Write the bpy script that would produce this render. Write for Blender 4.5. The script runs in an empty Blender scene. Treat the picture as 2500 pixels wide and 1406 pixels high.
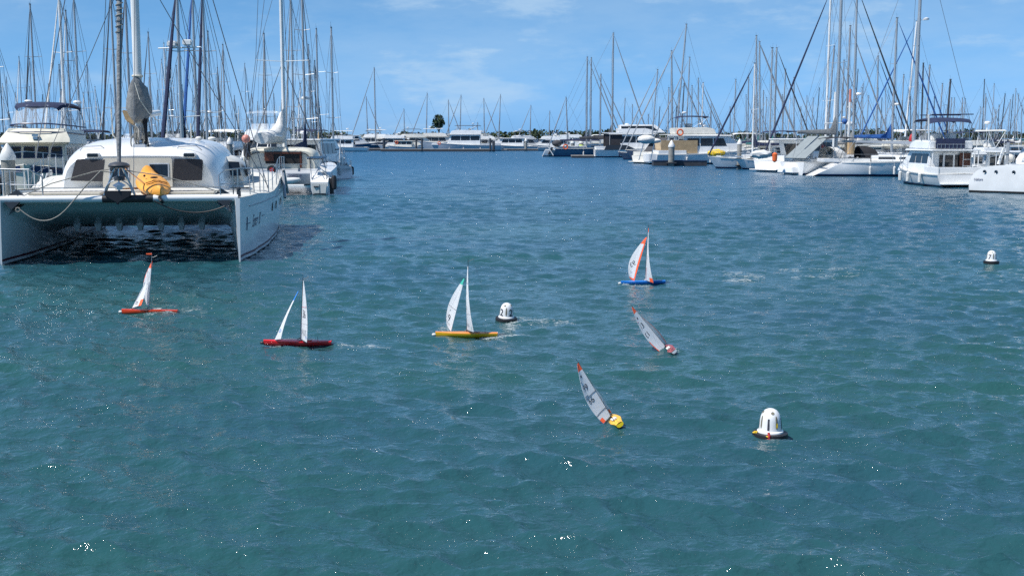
import bpy, bmesh, math, random
import numpy as np
from mathutils import Vector, Matrix, Euler

# ------------------------------------------------------------------ camera
SC = bpy.context.scene
COL = SC.collection
CAM_H = 3.1
FPX = 2800.0
PITCH = math.atan(368 / FPX)
cam_d = bpy.data.cameras.new('camera')
cam = bpy.data.objects.new('camera', cam_d)
COL.objects.link(cam)
cam.location = (0, 0, CAM_H)
cam.rotation_euler = (math.pi / 2 - PITCH, 0, 0)
cam_d.sensor_width = 36
cam_d.lens = 36 * FPX / 2500
cam_d.clip_end = 6000
SC.camera = cam

# ------------------------------------------------------------------ sun, sky
SUN_EL = math.radians(57)
SUN_AZ = math.radians(27)   # to the left and a little behind the camera
SUN_DIR = Vector((-math.cos(SUN_EL) * math.cos(SUN_AZ), -math.cos(SUN_EL) * math.sin(SUN_AZ), math.sin(SUN_EL)))
sun_d = bpy.data.lights.new('sun', 'SUN')
sun = bpy.data.objects.new('sun', sun_d)
COL.objects.link(sun)
sun_d.energy = 5.0
sun_d.angle = math.radians(0.5)
sun_d.color = (1.0, 0.955, 0.89)
sun.rotation_euler = SUN_DIR.to_track_quat('Z', 'Y').to_euler()

W = bpy.data.worlds.new('World')
SC.world = W
W.use_nodes = True
wt = W.node_tree
for n in list(wt.nodes): wt.nodes.remove(n)
def wn(t, **k):
    n = wt.nodes.new(t)
    for a, b in k.items(): setattr(n, a, b)
    return n
wo = wn('ShaderNodeOutputWorld'); bg = wn('ShaderNodeBackground')
sky = wn('ShaderNodeTexSky', sky_type='NISHITA', sun_disc=False)
sky.sun_elevation = SUN_EL
sky.sun_rotation = math.atan2(SUN_DIR.x, SUN_DIR.y)
sky.air_density = 1.0; sky.dust_density = 0.3; sky.ozone_density = 3.0; sky.altitude = 0
# clear maritime air: keep the sky model's brightness, pull its hue to the deep blue of the photo
bw = wn('ShaderNodeRGBToBW'); wt.links.new(sky.outputs[0], bw.inputs[0])
cbw = wn('ShaderNodeMix', data_type='RGBA', blend_type='MULTIPLY'); cbw.inputs[0].default_value = 1.0
hue = wn('ShaderNodeMix', data_type='RGBA'); hue.inputs[6].default_value = (0.25, 0.80, 1.62, 1); hue.inputs[7].default_value = (0.15, 0.80, 2.2, 1)
tc0 = wn('ShaderNodeTexCoord'); sp0 = wn('ShaderNodeSeparateXYZ'); wt.links.new(tc0.outputs['Generated'], sp0.inputs[0])
hr = wn('ShaderNodeMapRange'); hr.inputs['From Min'].default_value = 0.06; hr.inputs['From Max'].default_value = 0.55; wt.links.new(sp0.outputs[2], hr.inputs[0]); wt.links.new(hr.outputs[0], hue.inputs[0])
wt.links.new(bw.outputs[0], cbw.inputs[6]); wt.links.new(hue.outputs[2], cbw.inputs[7])
tint = wn('ShaderNodeMix', data_type='RGBA'); tint.inputs[0].default_value = 0.88
wt.links.new(sky.outputs[0], tint.inputs[6]); wt.links.new(cbw.outputs[2], tint.inputs[7])
# thin broken cloud laid over the sky dome, by direction
tc = wn('ShaderNodeTexCoord'); sep = wn('ShaderNodeSeparateXYZ')
wt.links.new(tc.outputs['Generated'], sep.inputs[0])
def mth(op, a, b=None, c=None):
    n = wn('ShaderNodeMath', operation=op)
    for i, v in enumerate((a, b, c)):
        if v is None: continue
        if isinstance(v, (int, float)): n.inputs[i].default_value = v
        else: wt.links.new(v, n.inputs[i])
    return n.outputs[0]
cmb = wn('ShaderNodeCombineXYZ')
wt.links.new(mth('MULTIPLY', sep.outputs[0], 1.0), cmb.inputs[0])
wt.links.new(sep.outputs[1], cmb.inputs[1])
wt.links.new(mth('MULTIPLY', sep.outputs[2], 3.6), cmb.inputs[2])
def wnoise(scale, detail, rough, off):
    mp = wn('ShaderNodeMapping'); mp.inputs['Location'].default_value = off
    wt.links.new(cmb.outputs[0], mp.inputs[0])
    nz = wn('ShaderNodeTexNoise'); nz.inputs['Scale'].default_value = scale
    nz.inputs['Detail'].default_value = detail; nz.inputs['Roughness'].default_value = rough
    wt.links.new(mp.outputs[0], nz.inputs['Vector'])
    return nz.outputs['Fac']
def wramp(fac, a, b):
    r = wn('ShaderNodeMapRange', interpolation_type='SMOOTHSTEP')
    r.inputs['From Min'].default_value = a; r.inputs['From Max'].default_value = b
    wt.links.new(fac, r.inputs[0]); return r.outputs[0]
big = wramp(wnoise(3.0, 8, 0.62, (3.1, 0.4, 1.7)), 0.34, 0.64)
puff = wramp(wnoise(9.0, 8, 0.6, (1.3, 5.2, 0.2)), 0.50, 0.64)
low = wramp(sep.outputs[2], 0.22, 0.0)
cl = mth('ADD', mth("MULTIPLY", low, 0.08), mth('ADD', mth('MULTIPLY', big, 0.26), mth('MULTIPLY', mth('MULTIPLY', puff, big), 0.42)))
cmix = wn('ShaderNodeMix', data_type='RGBA')
wt.links.new(cl, cmix.inputs[0])
wt.links.new(tint.outputs[2], cmix.inputs[6])
cmix.inputs[7].default_value = (5.4, 7.3, 9.3, 1)
wt.links.new(cmix.outputs[2], bg.inputs[0])
bg.inputs[1].default_value = 0.076
wt.links.new(bg.outputs[0], wo.inputs[0])

SC.view_settings.view_transform = 'Standard'
SC.view_settings.look = 'None'
SC.view_settings.exposure = 0.35
SC.view_settings.gamma = 1
SC.cycles.use_denoising = False   # keeps the water's fine sparkle
SC.cycles.max_bounces = 5
SC.cycles.transparent_max_bounces = 12
SC.cycles.caustics_reflective = False
SC.cycles.caustics_refractive = False

# ------------------------------------------------------------------ picture measurements -> places on the water
def ray(px, py):
    u = (px - 1250) / FPX; v = -(py - 703) / FPX
    return Vector((u, math.cos(PITCH) + v * math.sin(PITCH), -math.sin(PITCH) + v * math.cos(PITCH)))
def at(px, py, z=0.0):
    d = ray(px, py); t = (z - CAM_H) / d.z
    return Vector((d.x * t, d.y * t, z))
def atY(px, py, Y):
    d = ray(px, py); t = Y / d.y
    return Vector((d.x * t, Y, CAM_H + d.z * t))

# ------------------------------------------------------------------ materials
MATS = {}
def mat(name, color, rough=0.5, metal=0.0, spec=0.5, var=0.0, vscale=3.0, bump=0.0, bscale=40.0, trans=0.0, alpha=1.0, coat=0.0):
    if name in MATS: return MATS[name]
    m = bpy.data.materials.new(name); m.use_nodes = True
    nt = m.node_tree; p = nt.nodes['Principled BSDF']
    p.inputs['Base Color'].default_value = (*color, 1)
    p.inputs['Roughness'].default_value = rough
    p.inputs['Metallic'].default_value = metal
    p.inputs['Specular IOR Level'].default_value = spec
    p.inputs['Transmission Weight'].default_value = trans
    p.inputs['Alpha'].default_value = alpha
    p.inputs['Coat Weight'].default_value = coat
    tcn = nt.nodes.new('ShaderNodeTexCoord')
    if var > 0:
        nz = nt.nodes.new('ShaderNodeTexNoise'); nz.inputs['Scale'].default_value = vscale
        nz.inputs['Detail'].default_value = 5
        nt.links.new(tcn.outputs['Object'], nz.inputs['Vector'])
        mr = nt.nodes.new('ShaderNodeMapRange')
        mr.inputs['From Min'].default_value = 0.3; mr.inputs['From Max'].default_value = 0.7
        mr.inputs['To Min'].default_value = 1 - var; mr.inputs['To Max'].default_value = 1 + var * 0.5
        nt.links.new(nz.outputs['Fac'], mr.inputs[0])
        mx = nt.nodes.new('ShaderNodeMix'); mx.data_type = 'RGBA'; mx.blend_type = 'MULTIPLY'
        mx.inputs[0].default_value = 1; mx.inputs[6].default_value = (*color, 1)
        nt.links.new(mr.outputs[0], mx.inputs[7]); nt.links.new(mx.outputs[2], p.inputs['Base Color'])
    if bump > 0:
        nz2 = nt.nodes.new('ShaderNodeTexNoise'); nz2.inputs['Scale'].default_value = bscale
        nz2.inputs['Detail'].default_value = 4
        nt.links.new(tcn.outputs['Object'], nz2.inputs['Vector'])
        bp = nt.nodes.new('ShaderNodeBump'); bp.inputs['Strength'].default_value = bump
        bp.inputs['Distance'].default_value = 0.05
        nt.links.new(nz2.outputs['Fac'], bp.inputs['Height']); nt.links.new(bp.outputs[0], p.inputs['Normal'])
    MATS[name] = m
    return m

# ------------------------------------------------------------------ water
def wave_height(X, Y, spacing):
    """sum of sharpened wind waves; the ones finer than the grid are left to the material"""
    rng = np.random.RandomState(7)
    dx = np.zeros_like(X); dy = np.zeros_like(X); Z = np.zeros_like(X)
    n = 150
    lam = np.exp(np.linspace(math.log(0.13), math.log(3.6), n) + rng.uniform(-.02, .02, n))
    main = math.radians(-100)
    for i in range(n):
        L = lam[i]; k = 2 * math.pi / L
        spread = 0.62 if L < 1.0 else 0.45
        th = main + rng.normal(0, spread)
        ph = rng.uniform(0, 2 * math.pi)
        slope = 0.046 * (1.0 if L < 0.55 else (0.55 / L) ** 1.45) * (1.0 if L > .2 else .75) * rng.uniform(.6, 1.3)
        a = slope / k
        w = np.clip((L / (spacing * 2.2) - 1.0), 0, 1)
        if w.max() <= 0: continue
        cx, cy = math.cos(th), math.sin(th)
        arg = k * (X * cx + Y * cy) + ph
        s, c = np.sin(arg), np.cos(arg)
        Z += w * a * s
        q = 1.0 * a * w
        dx += q * cx * c; dy += q * cy * c
    # gusts: groups of higher and lower waves
    g = 1 + 0.35 * np.sin(X * .23 + 1.3 * np.sin(Y * .11)) * np.sin(Y * .19 + 1.1 * np.sin(X * .13 + 2))
    return X + dx * g, Y + dy * g, Z * g

def build_water():
    ny = 1250; nx = 1200
    r0, r1 = 11.0, 560.0
    t = np.linspace(0, 1, ny)
    r = r0 * (r1 / r0) ** t
    back = 6.0
    ang = np.radians(np.linspace(-40, 40, nx))
    A, R = np.meshgrid(ang, r)
    X = R * np.tan(A) * 1.0; Y = R - back
    spac = np.maximum(R * (math.log(r1 / r0) / ny), R * math.radians(80 / nx) * 1.1)
    X2, Y2, Z2 = wave_height(X, Y, spac)
    co = np.stack([X2, Y2, Z2], -1).reshape(-1, 3).astype(np.float32)
    me = bpy.data.meshes.new('water')
    idx = np.arange(ny * nx).reshape(ny, nx)
    q = np.stack([idx[:-1, :-1], idx[:-1, 1:], idx[1:, 1:], idx[1:, :-1]], -1).reshape(-1, 4)
    me.vertices.add(len(co)); me.vertices.foreach_set('co', co.ravel())
    me.loops.add(q.size); me.loops.foreach_set('vertex_index', q.ravel().astype(np.int32))
    me.polygons.add(len(q)); me.polygons.foreach_set('loop_start', np.arange(0, q.size, 4, dtype=np.int32))
    me.polygons.foreach_set('use_smooth', np.ones(len(q), dtype=bool))
    me.update(calc_edges=True)
    o = bpy.data.objects.new('water', me); COL.objects.link(o)
    o['kind'] = 'structure'; o['label'] = 'choppy blue green harbour water with sun glints'
    return o

def water_material():
    m = bpy.data.materials.new('harbour_water'); m.use_nodes = True
    nt = m.node_tree; p = nt.nodes['Principled BSDF']; L = nt.links
    p.inputs['Roughness'].default_value = 0.07
    p.inputs['IOR'].default_value = 1.333
    p.inputs['Specular IOR Level'].default_value = 0.80
    g = nt.nodes.new('ShaderNodeNewGeometry')
    # large drifting patches of greener and bluer water (suspended silt)
    nz = nt.nodes.new('ShaderNodeTexNoise'); nz.inputs['Scale'].default_value = 0.09; nz.inputs['Detail'].default_value = 4
    mp0 = nt.nodes.new('ShaderNodeMapping'); mp0.inputs['Scale'].default_value = (0.6, 1.6, 1)
    L.new(g.outputs['Position'], mp0.inputs[0]); L.new(mp0.outputs[0], nz.inputs['Vector'])
    mr = nt.nodes.new('ShaderNodeMapRange'); mr.inputs['From Min'].default_value = .35; mr.inputs['From Max'].default_value = .65
    L.new(nz.outputs['Fac'], mr.inputs[0])
    mx = nt.nodes.new('ShaderNodeMix'); mx.data_type = 'RGBA'
    mx.inputs[6].default_value = WATER_A; mx.inputs[7].default_value = WATER_B
    L.new(mr.outputs[0], mx.inputs[0])
    # far water: the blue of the reflected high sky, mixed into the base colour
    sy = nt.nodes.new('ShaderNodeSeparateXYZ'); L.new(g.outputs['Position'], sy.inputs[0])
    far_blue = nt.nodes.new('ShaderNodeMapRange'); far_blue.inputs['From Min'].default_value = 18; far_blue.inputs['From Max'].default_value = 120; L.new(sy.outputs[1], far_blue.inputs[0])
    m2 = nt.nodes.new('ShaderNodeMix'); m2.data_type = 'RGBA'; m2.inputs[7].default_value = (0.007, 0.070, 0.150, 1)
    L.new(far_blue.outputs[0], m2.inputs[0]); L.new(mx.outputs[2], m2.inputs[6]); L.new(m2.outputs[2], p.inputs['Base Color'])
    prev = None
    for sc_, st, rot, dist in ((6.0, 0.7, 0.25, 0.016), (15.0, 0.8, -0.35, 0.008), (36.0, 0.6, 0.1, 0.002)):
        mp = nt.nodes.new('ShaderNodeMapping'); mp.inputs['Rotation'].default_value = (0, 0, rot)
        mp.inputs['Scale'].default_value = (0.8, 1.0, 1.0)
        n2 = nt.nodes.new('ShaderNodeTexNoise'); n2.inputs['Scale'].default_value = sc_; n2.inputs['Detail'].default_value = 2.5
        n2.inputs['Roughness'].default_value = 0.5; n2.inputs['Distortion'].default_value = 0.3
        L.new(g.outputs['Position'], mp.inputs[0]); L.new(mp.outputs[0], n2.inputs['Vector'])
        b = nt.nodes.new('ShaderNodeBump'); b.inputs['Strength'].default_value = st; b.inputs['Distance'].default_value = dist * 3
        L.new(n2.outputs['Fac'], b.inputs['Height'])
        if prev: L.new(prev.outputs[0], b.inputs['Normal'])
        prev = b
    # scattered steep cat's-paw ripples, the ones that throw the sun's sparkle
    mp = nt.nodes.new('ShaderNodeMapping'); mp.inputs['Scale'].default_value = (0.8, 1.0, 1.0)
    n3 = nt.nodes.new('ShaderNodeTexNoise'); n3.inputs['Scale'].default_value = 16; n3.inputs['Detail'].default_value = 2
    L.new(g.outputs['Position'], mp.inputs[0]); L.new(mp.outputs[0], n3.inputs['Vector'])
    b = nt.nodes.new('ShaderNodeBump'); b.inputs['Strength'].default_value = 1.0; b.inputs['Distance'].default_value = COATB
    L.new(n3.outputs['Fac'], b.inputs['Height']); L.new(prev.outputs[0], b.inputs['Normal'])
    
    nk = nt.nodes.new('ShaderNodeTexNoise'); nk.inputs['Scale'].default_value = 1.3; nk.inputs['Detail'].default_value = 3
    mk = nt.nodes.new('ShaderNodeMapping'); mk.inputs['Scale'].default_value = (.7, 1.4, 1); L.new(g.outputs['Position'], mk.inputs[0]); L.new(mk.outputs[0], nk.inputs['Vector'])
    kr = nt.nodes.new('ShaderNodeMapRange'); kr.inputs['From Min'].default_value = .50; kr.inputs['From Max'].default_value = .66; kr.inputs['To Min'].default_value = 0.03; kr.inputs['To Max'].default_value = .30
    L.new(nk.outputs['Fac'], kr.inputs[0]); L.new(kr.outputs[0], p.inputs['Coat Weight']); p.inputs['Coat IOR'].default_value = 1.333
    p.inputs['Coat Roughness'].default_value = 0.10
    L.new(b.outputs[0], p.inputs['Coat Normal'])
    # ripples finer than the mesh can hold far out: a wider lobe
    vl = nt.nodes.new('ShaderNodeVectorMath'); vl.operation = 'LENGTH'; L.new(g.outputs['Position'], vl.inputs[0])
    rr = nt.nodes.new('ShaderNodeMapRange'); rr.inputs['From Min'].default_value = 25; rr.inputs['From Max'].default_value = 160
    rr.inputs['To Min'].default_value = 0.05; rr.inputs['To Max'].default_value = 0.34
    L.new(vl.outputs['Value'], rr.inputs[0]); L.new(rr.outputs[0], p.inputs['Roughness'])
    L.new(prev.outputs[0], p.inputs['Normal'])
    return m
COATB = 0.16
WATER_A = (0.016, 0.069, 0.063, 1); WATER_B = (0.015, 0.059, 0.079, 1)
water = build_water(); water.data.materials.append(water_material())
def big_sheet():
    bm = bmesh.new()
    vs = [bm.verts.new(v) for v in ((-1500, -300, -2.0), (1500, -300, -2.0), (1500, 1200, -2.0), (-1500, 1200, -2.0))]
    bm.faces.new(vs); me = bpy.data.meshes.new('seabed'); bm.to_mesh(me); bm.free()
    o = bpy.data.objects.new('seabed', me); COL.objects.link(o); o['kind'] = 'structure'; o['label'] = 'dark sea floor under the harbour water'
    me.materials.append(mat('seabed_mud', (0.02, 0.07, 0.075), 0.3, var=.2, vscale=.05))
big_sheet()

# ------------------------------------------------------------------ mesh kit
class MB:
    """collects faces; build() links them as ONE mesh object"""
    def __init__(s): s.v = []; s.f = []; s.m = []; s.xf = None
    def add(s, vs, fs, mi=0):
        b = len(s.v)
        s.v += [tuple(v) for v in vs]
        for f in fs: s.f.append([b + i for i in f]); s.m.append(mi)
        return s
    def box(s, c, d, mi=0, rz=0.0, ry=0.0, rx=0.0, taper=1.0):
        M = Euler((rx, ry, rz)).to_matrix(); c = Vector(c); vs = []
        for k in (-1, 1):
            t = taper if k > 0 else 1.0
            for i, j in ((-1, -1), (1, -1), (1, 1), (-1, 1)):
                vs.append(c + M @ Vector((i * d[0] / 2 * t, j * d[1] / 2 * t, k * d[2] / 2)))
        return s.add(vs, [(3, 2, 1, 0), (4, 5, 6, 7), (0, 1, 5, 4), (1, 2, 6, 5), (2, 3, 7, 6), (3, 0, 4, 7)], mi)
    def tube(s, pts, r, seg=6, mi=0, caps=True, flat=1.0):
        P = [Vector(p) for p in pts]; n = len(P)
        R = r if isinstance(r, (list, tuple)) else [r] * n
        vs = []; up = None
        for i in range(n):
            t = (P[min(i + 1, n - 1)] - P[max(i - 1, 0)]).normalized()
            if up is None:
                up = Vector((0, 0, 1)) if abs(t.z) < 0.9 else Vector((1, 0, 0))
            a = t.cross(up); 
            if a.length < 1e-6: a = t.cross(Vector((0, 1, 0)))
            a.normalize(); b = a.cross(t).normalized(); up = b
            for k in range(seg):
                th = 2 * math.pi * k / seg
                vs.append(P[i] + a * math.cos(th) * R[i] + b * math.sin(th) * R[i] * flat)
        fs = [(i * seg + k, i * seg + (k + 1) % seg, (i + 1) * seg + (k + 1) % seg, (i + 1) * seg + k) for i in range(n - 1) for k in range(seg)]
        if caps: fs += [tuple(range(seg))[::-1], tuple((n - 1) * seg + k for k in range(seg))]
        return s.add(vs, fs, mi)
    def lathe(s, prof, c=(0, 0, 0), seg=16, mi=0, ax='z', sx=1.0):
        vs = []; n = len(prof); c = Vector(c)
        for r, h in prof:
            for k in range(seg):
                th = 2 * math.pi * k / seg
                a, b = r * math.cos(th) * sx, r * math.sin(th)
                vs.append(c + (Vector((a, b, h)) if ax == 'z' else Vector((h, a, b)) if ax == 'x' else Vector((a, h, b))))
        mis = mi if isinstance(mi, (list, tuple)) else [mi] * (n - 1)
        base = len(s.v)
        s.v += [tuple(v) for v in vs]
        for i in range(n - 1):
            for k in range(seg):
                s.f.append([base + i * seg + k, base + i * seg + (k + 1) % seg, base + (i + 1) * seg + (k + 1) % seg, base + (i + 1) * seg + k]); s.m.append(mis[i])
        s.f.append([base + k for k in range(seg)][::-1]); s.m.append(mis[0])
        s.f.append([base + (n - 1) * seg + k for k in range(seg)]); s.m.append(mis[-1])
        return s
    def ball(s, c, r, seg=12, mi=0, sz=1.0, sx=1.0, sy=1.0):
        n = 7; c = Vector(c); vs = []; fs = []
        for i in range(n + 1):
            ph = math.pi * i / n
            for k in range(seg):
                th = 2 * math.pi * k / seg
                vs.append(c + Vector((r * sx * math.sin(ph) * math.cos(th), r * sy * math.sin(ph) * math.sin(th), -r * sz * math.cos(ph))))
        fs = [(i * seg + k, i * seg + (k + 1) % seg, (i + 1) * seg + (k + 1) % seg, (i + 1) * seg + k) for i in range(n) for k in range(seg)]
        return s.add(vs, fs, mi)
    def loft(s, secs, mi=0, closed=False, cap0=True, cap1=True, mrow=None):
        n = len(secs[0]); b = len(s.v)
        for q in secs: s.v += [tuple(p) for p in q]
        kk = n if closed else n - 1
        for i in range(len(secs) - 1):
            for k in range(kk):
                s.f.append([b + i * n + k, b + i * n + (k + 1) % n, b + (i + 1) * n + (k + 1) % n, b + (i + 1) * n + k])
                s.m.append(mrow[k] if mrow else mi)
        if cap0: s.f.append([b + k for k in range(n)][::-1]); s.m.append(mi)
        if cap1: s.f.append([b + (len(secs) - 1) * n + k for k in range(n)]); s.m.append(mi)
        return s
    def prism(s, prof, w0, w1, mi=0, yc=0.0, mtop=None):
        """side outline prof [(x,z)], half width w0 at its foot, w1 at its top"""
        zs = [p[1] for p in prof]; z0, z1 = min(zs), max(zs); n = len(prof); vs = []
        for sg in (-1, 1):
            for x, z in prof:
                t = (z - z0) / max(z1 - z0, 1e-6)
                vs.append((x, yc + sg * (w0 + (w1 - w0) * t), z))
        fs = [tuple(range(n)), tuple(range(2 * n - 1, n - 1, -1))]
        fs += [(k, n + k, n + (k + 1) % n, (k + 1) % n) for k in range(n)]
        return s.add(vs, fs, mi)
    def slab(s, pts, thick, nrm, mi=0):
        """a flat polygon with thickness along nrm"""
        nrm = Vector(nrm).normalized() * thick; P = [Vector(p) for p in pts]; n = len(P)
        vs = P + [p + nrm for p in P]
        fs = [tuple(range(n))[::-1], tuple(range(n, 2 * n))] + [(k, (k + 1) % n, n + (k + 1) % n, n + k) for k in range(n)]
        return s.add(vs, fs, mi)
    def build(s, name, mats, parent=None, smooth=False, bevel=0.0, label=None):
        me = bpy.data.meshes.new(name)
        me.from_pydata(s.v, [], s.f)
        mats = mats if isinstance(mats, (list, tuple)) else [mats]
        for m in mats: me.materials.append(m)
        me.polygons.foreach_set('material_index', s.m)
        bm = bmesh.new(); bm.from_mesh(me)
        bmesh.ops.recalc_face_normals(bm, faces=bm.faces)
        if bevel > 0:
            es = [e for e in bm.edges if len(e.link_faces) == 2 and e.calc_face_angle(0) > 0.5]
            bmesh.ops.bevel(bm, geom=es, offset=bevel, segments=2, affect='EDGES', clamp_overlap=True)
        bm.to_mesh(me); bm.free()
        if smooth:
            me.polygons.foreach_set('use_smooth', [True] * len(me.polygons))
            me.set_sharp_from_angle(angle=math.radians(38))
        o = bpy.data.objects.new(name, me); COL.objects.link(o)
        if parent is not None: o.parent = parent
        if label: o['label'] = label
        return o

def thing(name, label, cat, loc=(0, 0, 0), rz=0.0, group=None, rot=None):
    o = bpy.data.objects.new(name, None); COL.objects.link(o)
    o.empty_display_size = 0.3
    o.location = loc; o.rotation_euler = rot if rot is not None else (0, 0, rz)
    o['label'] = label; o['category'] = cat
    if group: o['group'] = group
    return o

_fonts = {}
def text_verts(s, size=1.0, shear=0.0, spacing=1.0, bold=0.0):
    cu = bpy.data.curves.new('lettering', 'FONT'); cu.body = s; cu.size = size
    cu.align_x = 'CENTER'; cu.align_y = 'CENTER'; cu.shear = shear; cu.space_character = spacing
    cu.offset = bold; cu.resolution_u = 4
    o = bpy.data.objects.new('lettering', cu); COL.objects.link(o)
    dg = bpy.context.evaluated_depsgraph_get(); dg.update()
    me = bpy.data.meshes.new_from_object(o.evaluated_get(dg))
    bm = bmesh.new(); bm.from_mesh(me); bmesh.ops.triangulate(bm, faces=bm.faces)
    bmesh.ops.subdivide_edges(bm, edges=[e for e in bm.edges if e.calc_length() > size * .3], cuts=1)
    vs = [v.co.copy() for v in bm.verts]; bm.verts.index_update(); fs = [tuple(v.index for v in f.verts) for f in bm.faces]
    bm.free(); bpy.data.objects.remove(o); bpy.data.curves.remove(cu); bpy.data.meshes.remove(me)
    return vs, fs
def lettering(name, s, size, fn, m, parent, **k):
    """fn maps flat letter coordinates (x, y) onto the surface that carries them"""
    vs, fs = text_verts(s, size, **k)
    mb = MB(); mb.add([fn(v.x, v.y) for v in vs], fs)
    return mb.build(name, m, parent)

# ------------------------------------------------------------------ shared finishes
white = mat('gelcoat_white', (0.74, 0.75, 0.75), 0.25, var=0.10, vscale=1.2, coat=0.3)
white2 = mat('gelcoat_aged', (0.62, 0.63, 0.62), 0.4, var=0.18, vscale=1.5)
offw = mat('gelcoat_offwhite', (0.66, 0.65, 0.60), 0.35, var=0.14, vscale=1.2)
cream = mat('gelcoat_cream', (0.63, 0.605, 0.51), 0.35, var=0.12)
greyh = mat('hull_pale_grey', (0.45, 0.48, 0.52), 0.3, var=0.1)
navyh = mat('hull_navy', (0.014, 0.060, 0.13), 0.18, var=0.15, coat=0.5)
blackh = mat('black_rubber', (0.015, 0.015, 0.018), 0.5, var=0.2)
antif = mat('antifoul_black', (0.012, 0.014, 0.018), 0.7, var=0.3)
antib = mat('antifoul_blue', (0.012, 0.04, 0.10), 0.7, var=0.3)
stripeR = mat('stripe_maroon', (0.10, 0.02, 0.035), 0.4)
stripeN = mat('stripe_navy', (0.015, 0.03, 0.10), 0.4)
decknon = mat('deck_nonskid', (0.60, 0.60, 0.56), 0.7, var=0.12, vscale=2, bump=0.2)
beige = mat('deck_beige', (0.52, 0.49, 0.42), 0.65, var=0.10)
teak = mat('teak', (0.22, 0.11, 0.05), 0.6, var=0.3, vscale=6)
maho = mat('mahogany', (0.10, 0.03, 0.015), 0.4, var=0.3, vscale=5)
glassd = mat('tinted_window', (0.012, 0.016, 0.022), 0.06, spec=0.6)
clearv = mat('clear_vinyl', (0.75, 0.8, 0.85), 0.12, alpha=0.22)
mesh_cover = mat('window_mesh_cover', (0.022, 0.022, 0.028), 0.75, var=0.2, vscale=5, bump=0.2, bscale=60)
alu = mat('spar_aluminium', (0.42, 0.45, 0.47), 0.38, metal=0.5, var=0.12, vscale=1.0)
aluw = mat('spar_white', (0.68, 0.70, 0.70), 0.35, var=0.12, vscale=1.0)
alud = mat('spar_grey', (0.33, 0.35, 0.37), 0.4, metal=0.3, var=0.15, vscale=1.0)
spark = mat('spar_dark', (0.05, 0.055, 0.065), 0.4, var=0.2)
steel = mat('stainless', (0.55, 0.56, 0.57), 0.22, metal=0.9, var=0.1)
wire = mat('rigging_wire', (0.16, 0.17, 0.19), 0.4, metal=0.5)
ropeg = mat('rope_grey', (0.30, 0.29, 0.26), 0.9, var=0.2, bump=0.5, bscale=80)
ropew = mat('rope_white', (0.62, 0.60, 0.52), 0.9, var=0.2)
navyc = mat('canvas_navy', (0.012, 0.022, 0.065), 0.85, var=0.3, vscale=4, bump=0.4, bscale=8)
bluec = mat('canvas_blue', (0.012, 0.085, 0.30), 0.8, var=0.25, vscale=4, bump=0.4, bscale=8)
greyc = mat('canvas_grey', (0.21, 0.22, 0.225), 0.9, var=0.25, vscale=5, bump=0.6, bscale=7)
dgreyc = mat('canvas_charcoal', (0.05, 0.052, 0.06), 0.9, var=0.25, vscale=5, bump=0.5, bscale=7)
whitec = mat('canvas_white', (0.62, 0.62, 0.60), 0.85, var=0.15, vscale=4, bump=0.5, bscale=7)
tealc = mat('canvas_teal', (0.01, 0.13, 0.13), 0.85, var=0.25)
blackc = mat('canvas_black', (0.012, 0.012, 0.016), 0.85, var=0.3)
tanc = mat('canvas_tan', (0.42, 0.30, 0.17), 0.85, var=0.15)
yellc = mat('tarp_yellow', (0.75, 0.50, 0.02), 0.6, var=0.15, bump=0.6, bscale=6)
redp = mat('red_plastic', (0.45, 0.03, 0.03), 0.4, var=0.15)
pinkp = mat('fender_pink', (0.55, 0.22, 0.18), 0.5, var=0.15)
orangep = mat('lifebuoy_orange', (0.70, 0.13, 0.03), 0.5, var=0.1)
bluep = mat('blue_fender', (0.03, 0.20, 0.60), 0.5)
concrete = mat('pile_concrete', (0.26, 0.26, 0.24), 0.85, var=0.35, vscale=2.5, bump=0.4)
pontoon_t = mat('pontoon_top', (0.34, 0.32, 0.29), 0.85, var=0.25, vscale=1.5)
pontoon_s = mat('pontoon_side', (0.035, 0.04, 0.05), 0.7, var=0.3)
hivis = mat('hivis_band', (0.55, 0.75, 0.05), 0.5)
kayaky = mat('kayak_amber', (0.74, 0.33, 0.05), 0.4, var=0.15, vscale=3)
dark = mat('dark_interior', (0.01, 0.01, 0.012), 0.8)

def smooth(t): t = max(0, min(1, t)); return t * t * (3 - 2 * t)

# ------------------------------------------------------------------ boats: local frame x forward, y port, z up, origin on the waterline amidships
def hull_fn(L, B, fs, fb, tr=0.75, rake=0.6, scoop=0.0, full=0.45):
    def hb(t):
        if t < full: return B / 2 * (tr + (1 - tr) * smooth(t / full))
        return B / 2 * max(0.0, 1 - ((t - full) / (1 - full)) ** 2.3) ** 0.78
    def sheer(t): return fs + (fb - fs) * t ** 2.0 - 0.04 * L * .1 * math.sin(math.pi * t)
    def P(t, zf, sg):
        """zf: height as a share of the sheer height (or metres when negative)"""
        sh = sheer(t); z = zf * sh if zf >= 0 else zf
        k = (0.80 + 0.20 * max(0, zf) ** 0.7) if zf >= 0 else 0.55
        x = -L / 2 + L * t + rake * (max(z, -0.2) / fb - 1) * t ** 5 + scoop * (max(z, 0) / fs) * (1 - t) ** 6
        return Vector((x, sg * hb(t) * k, z))
    return P, hb, sheer
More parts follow.
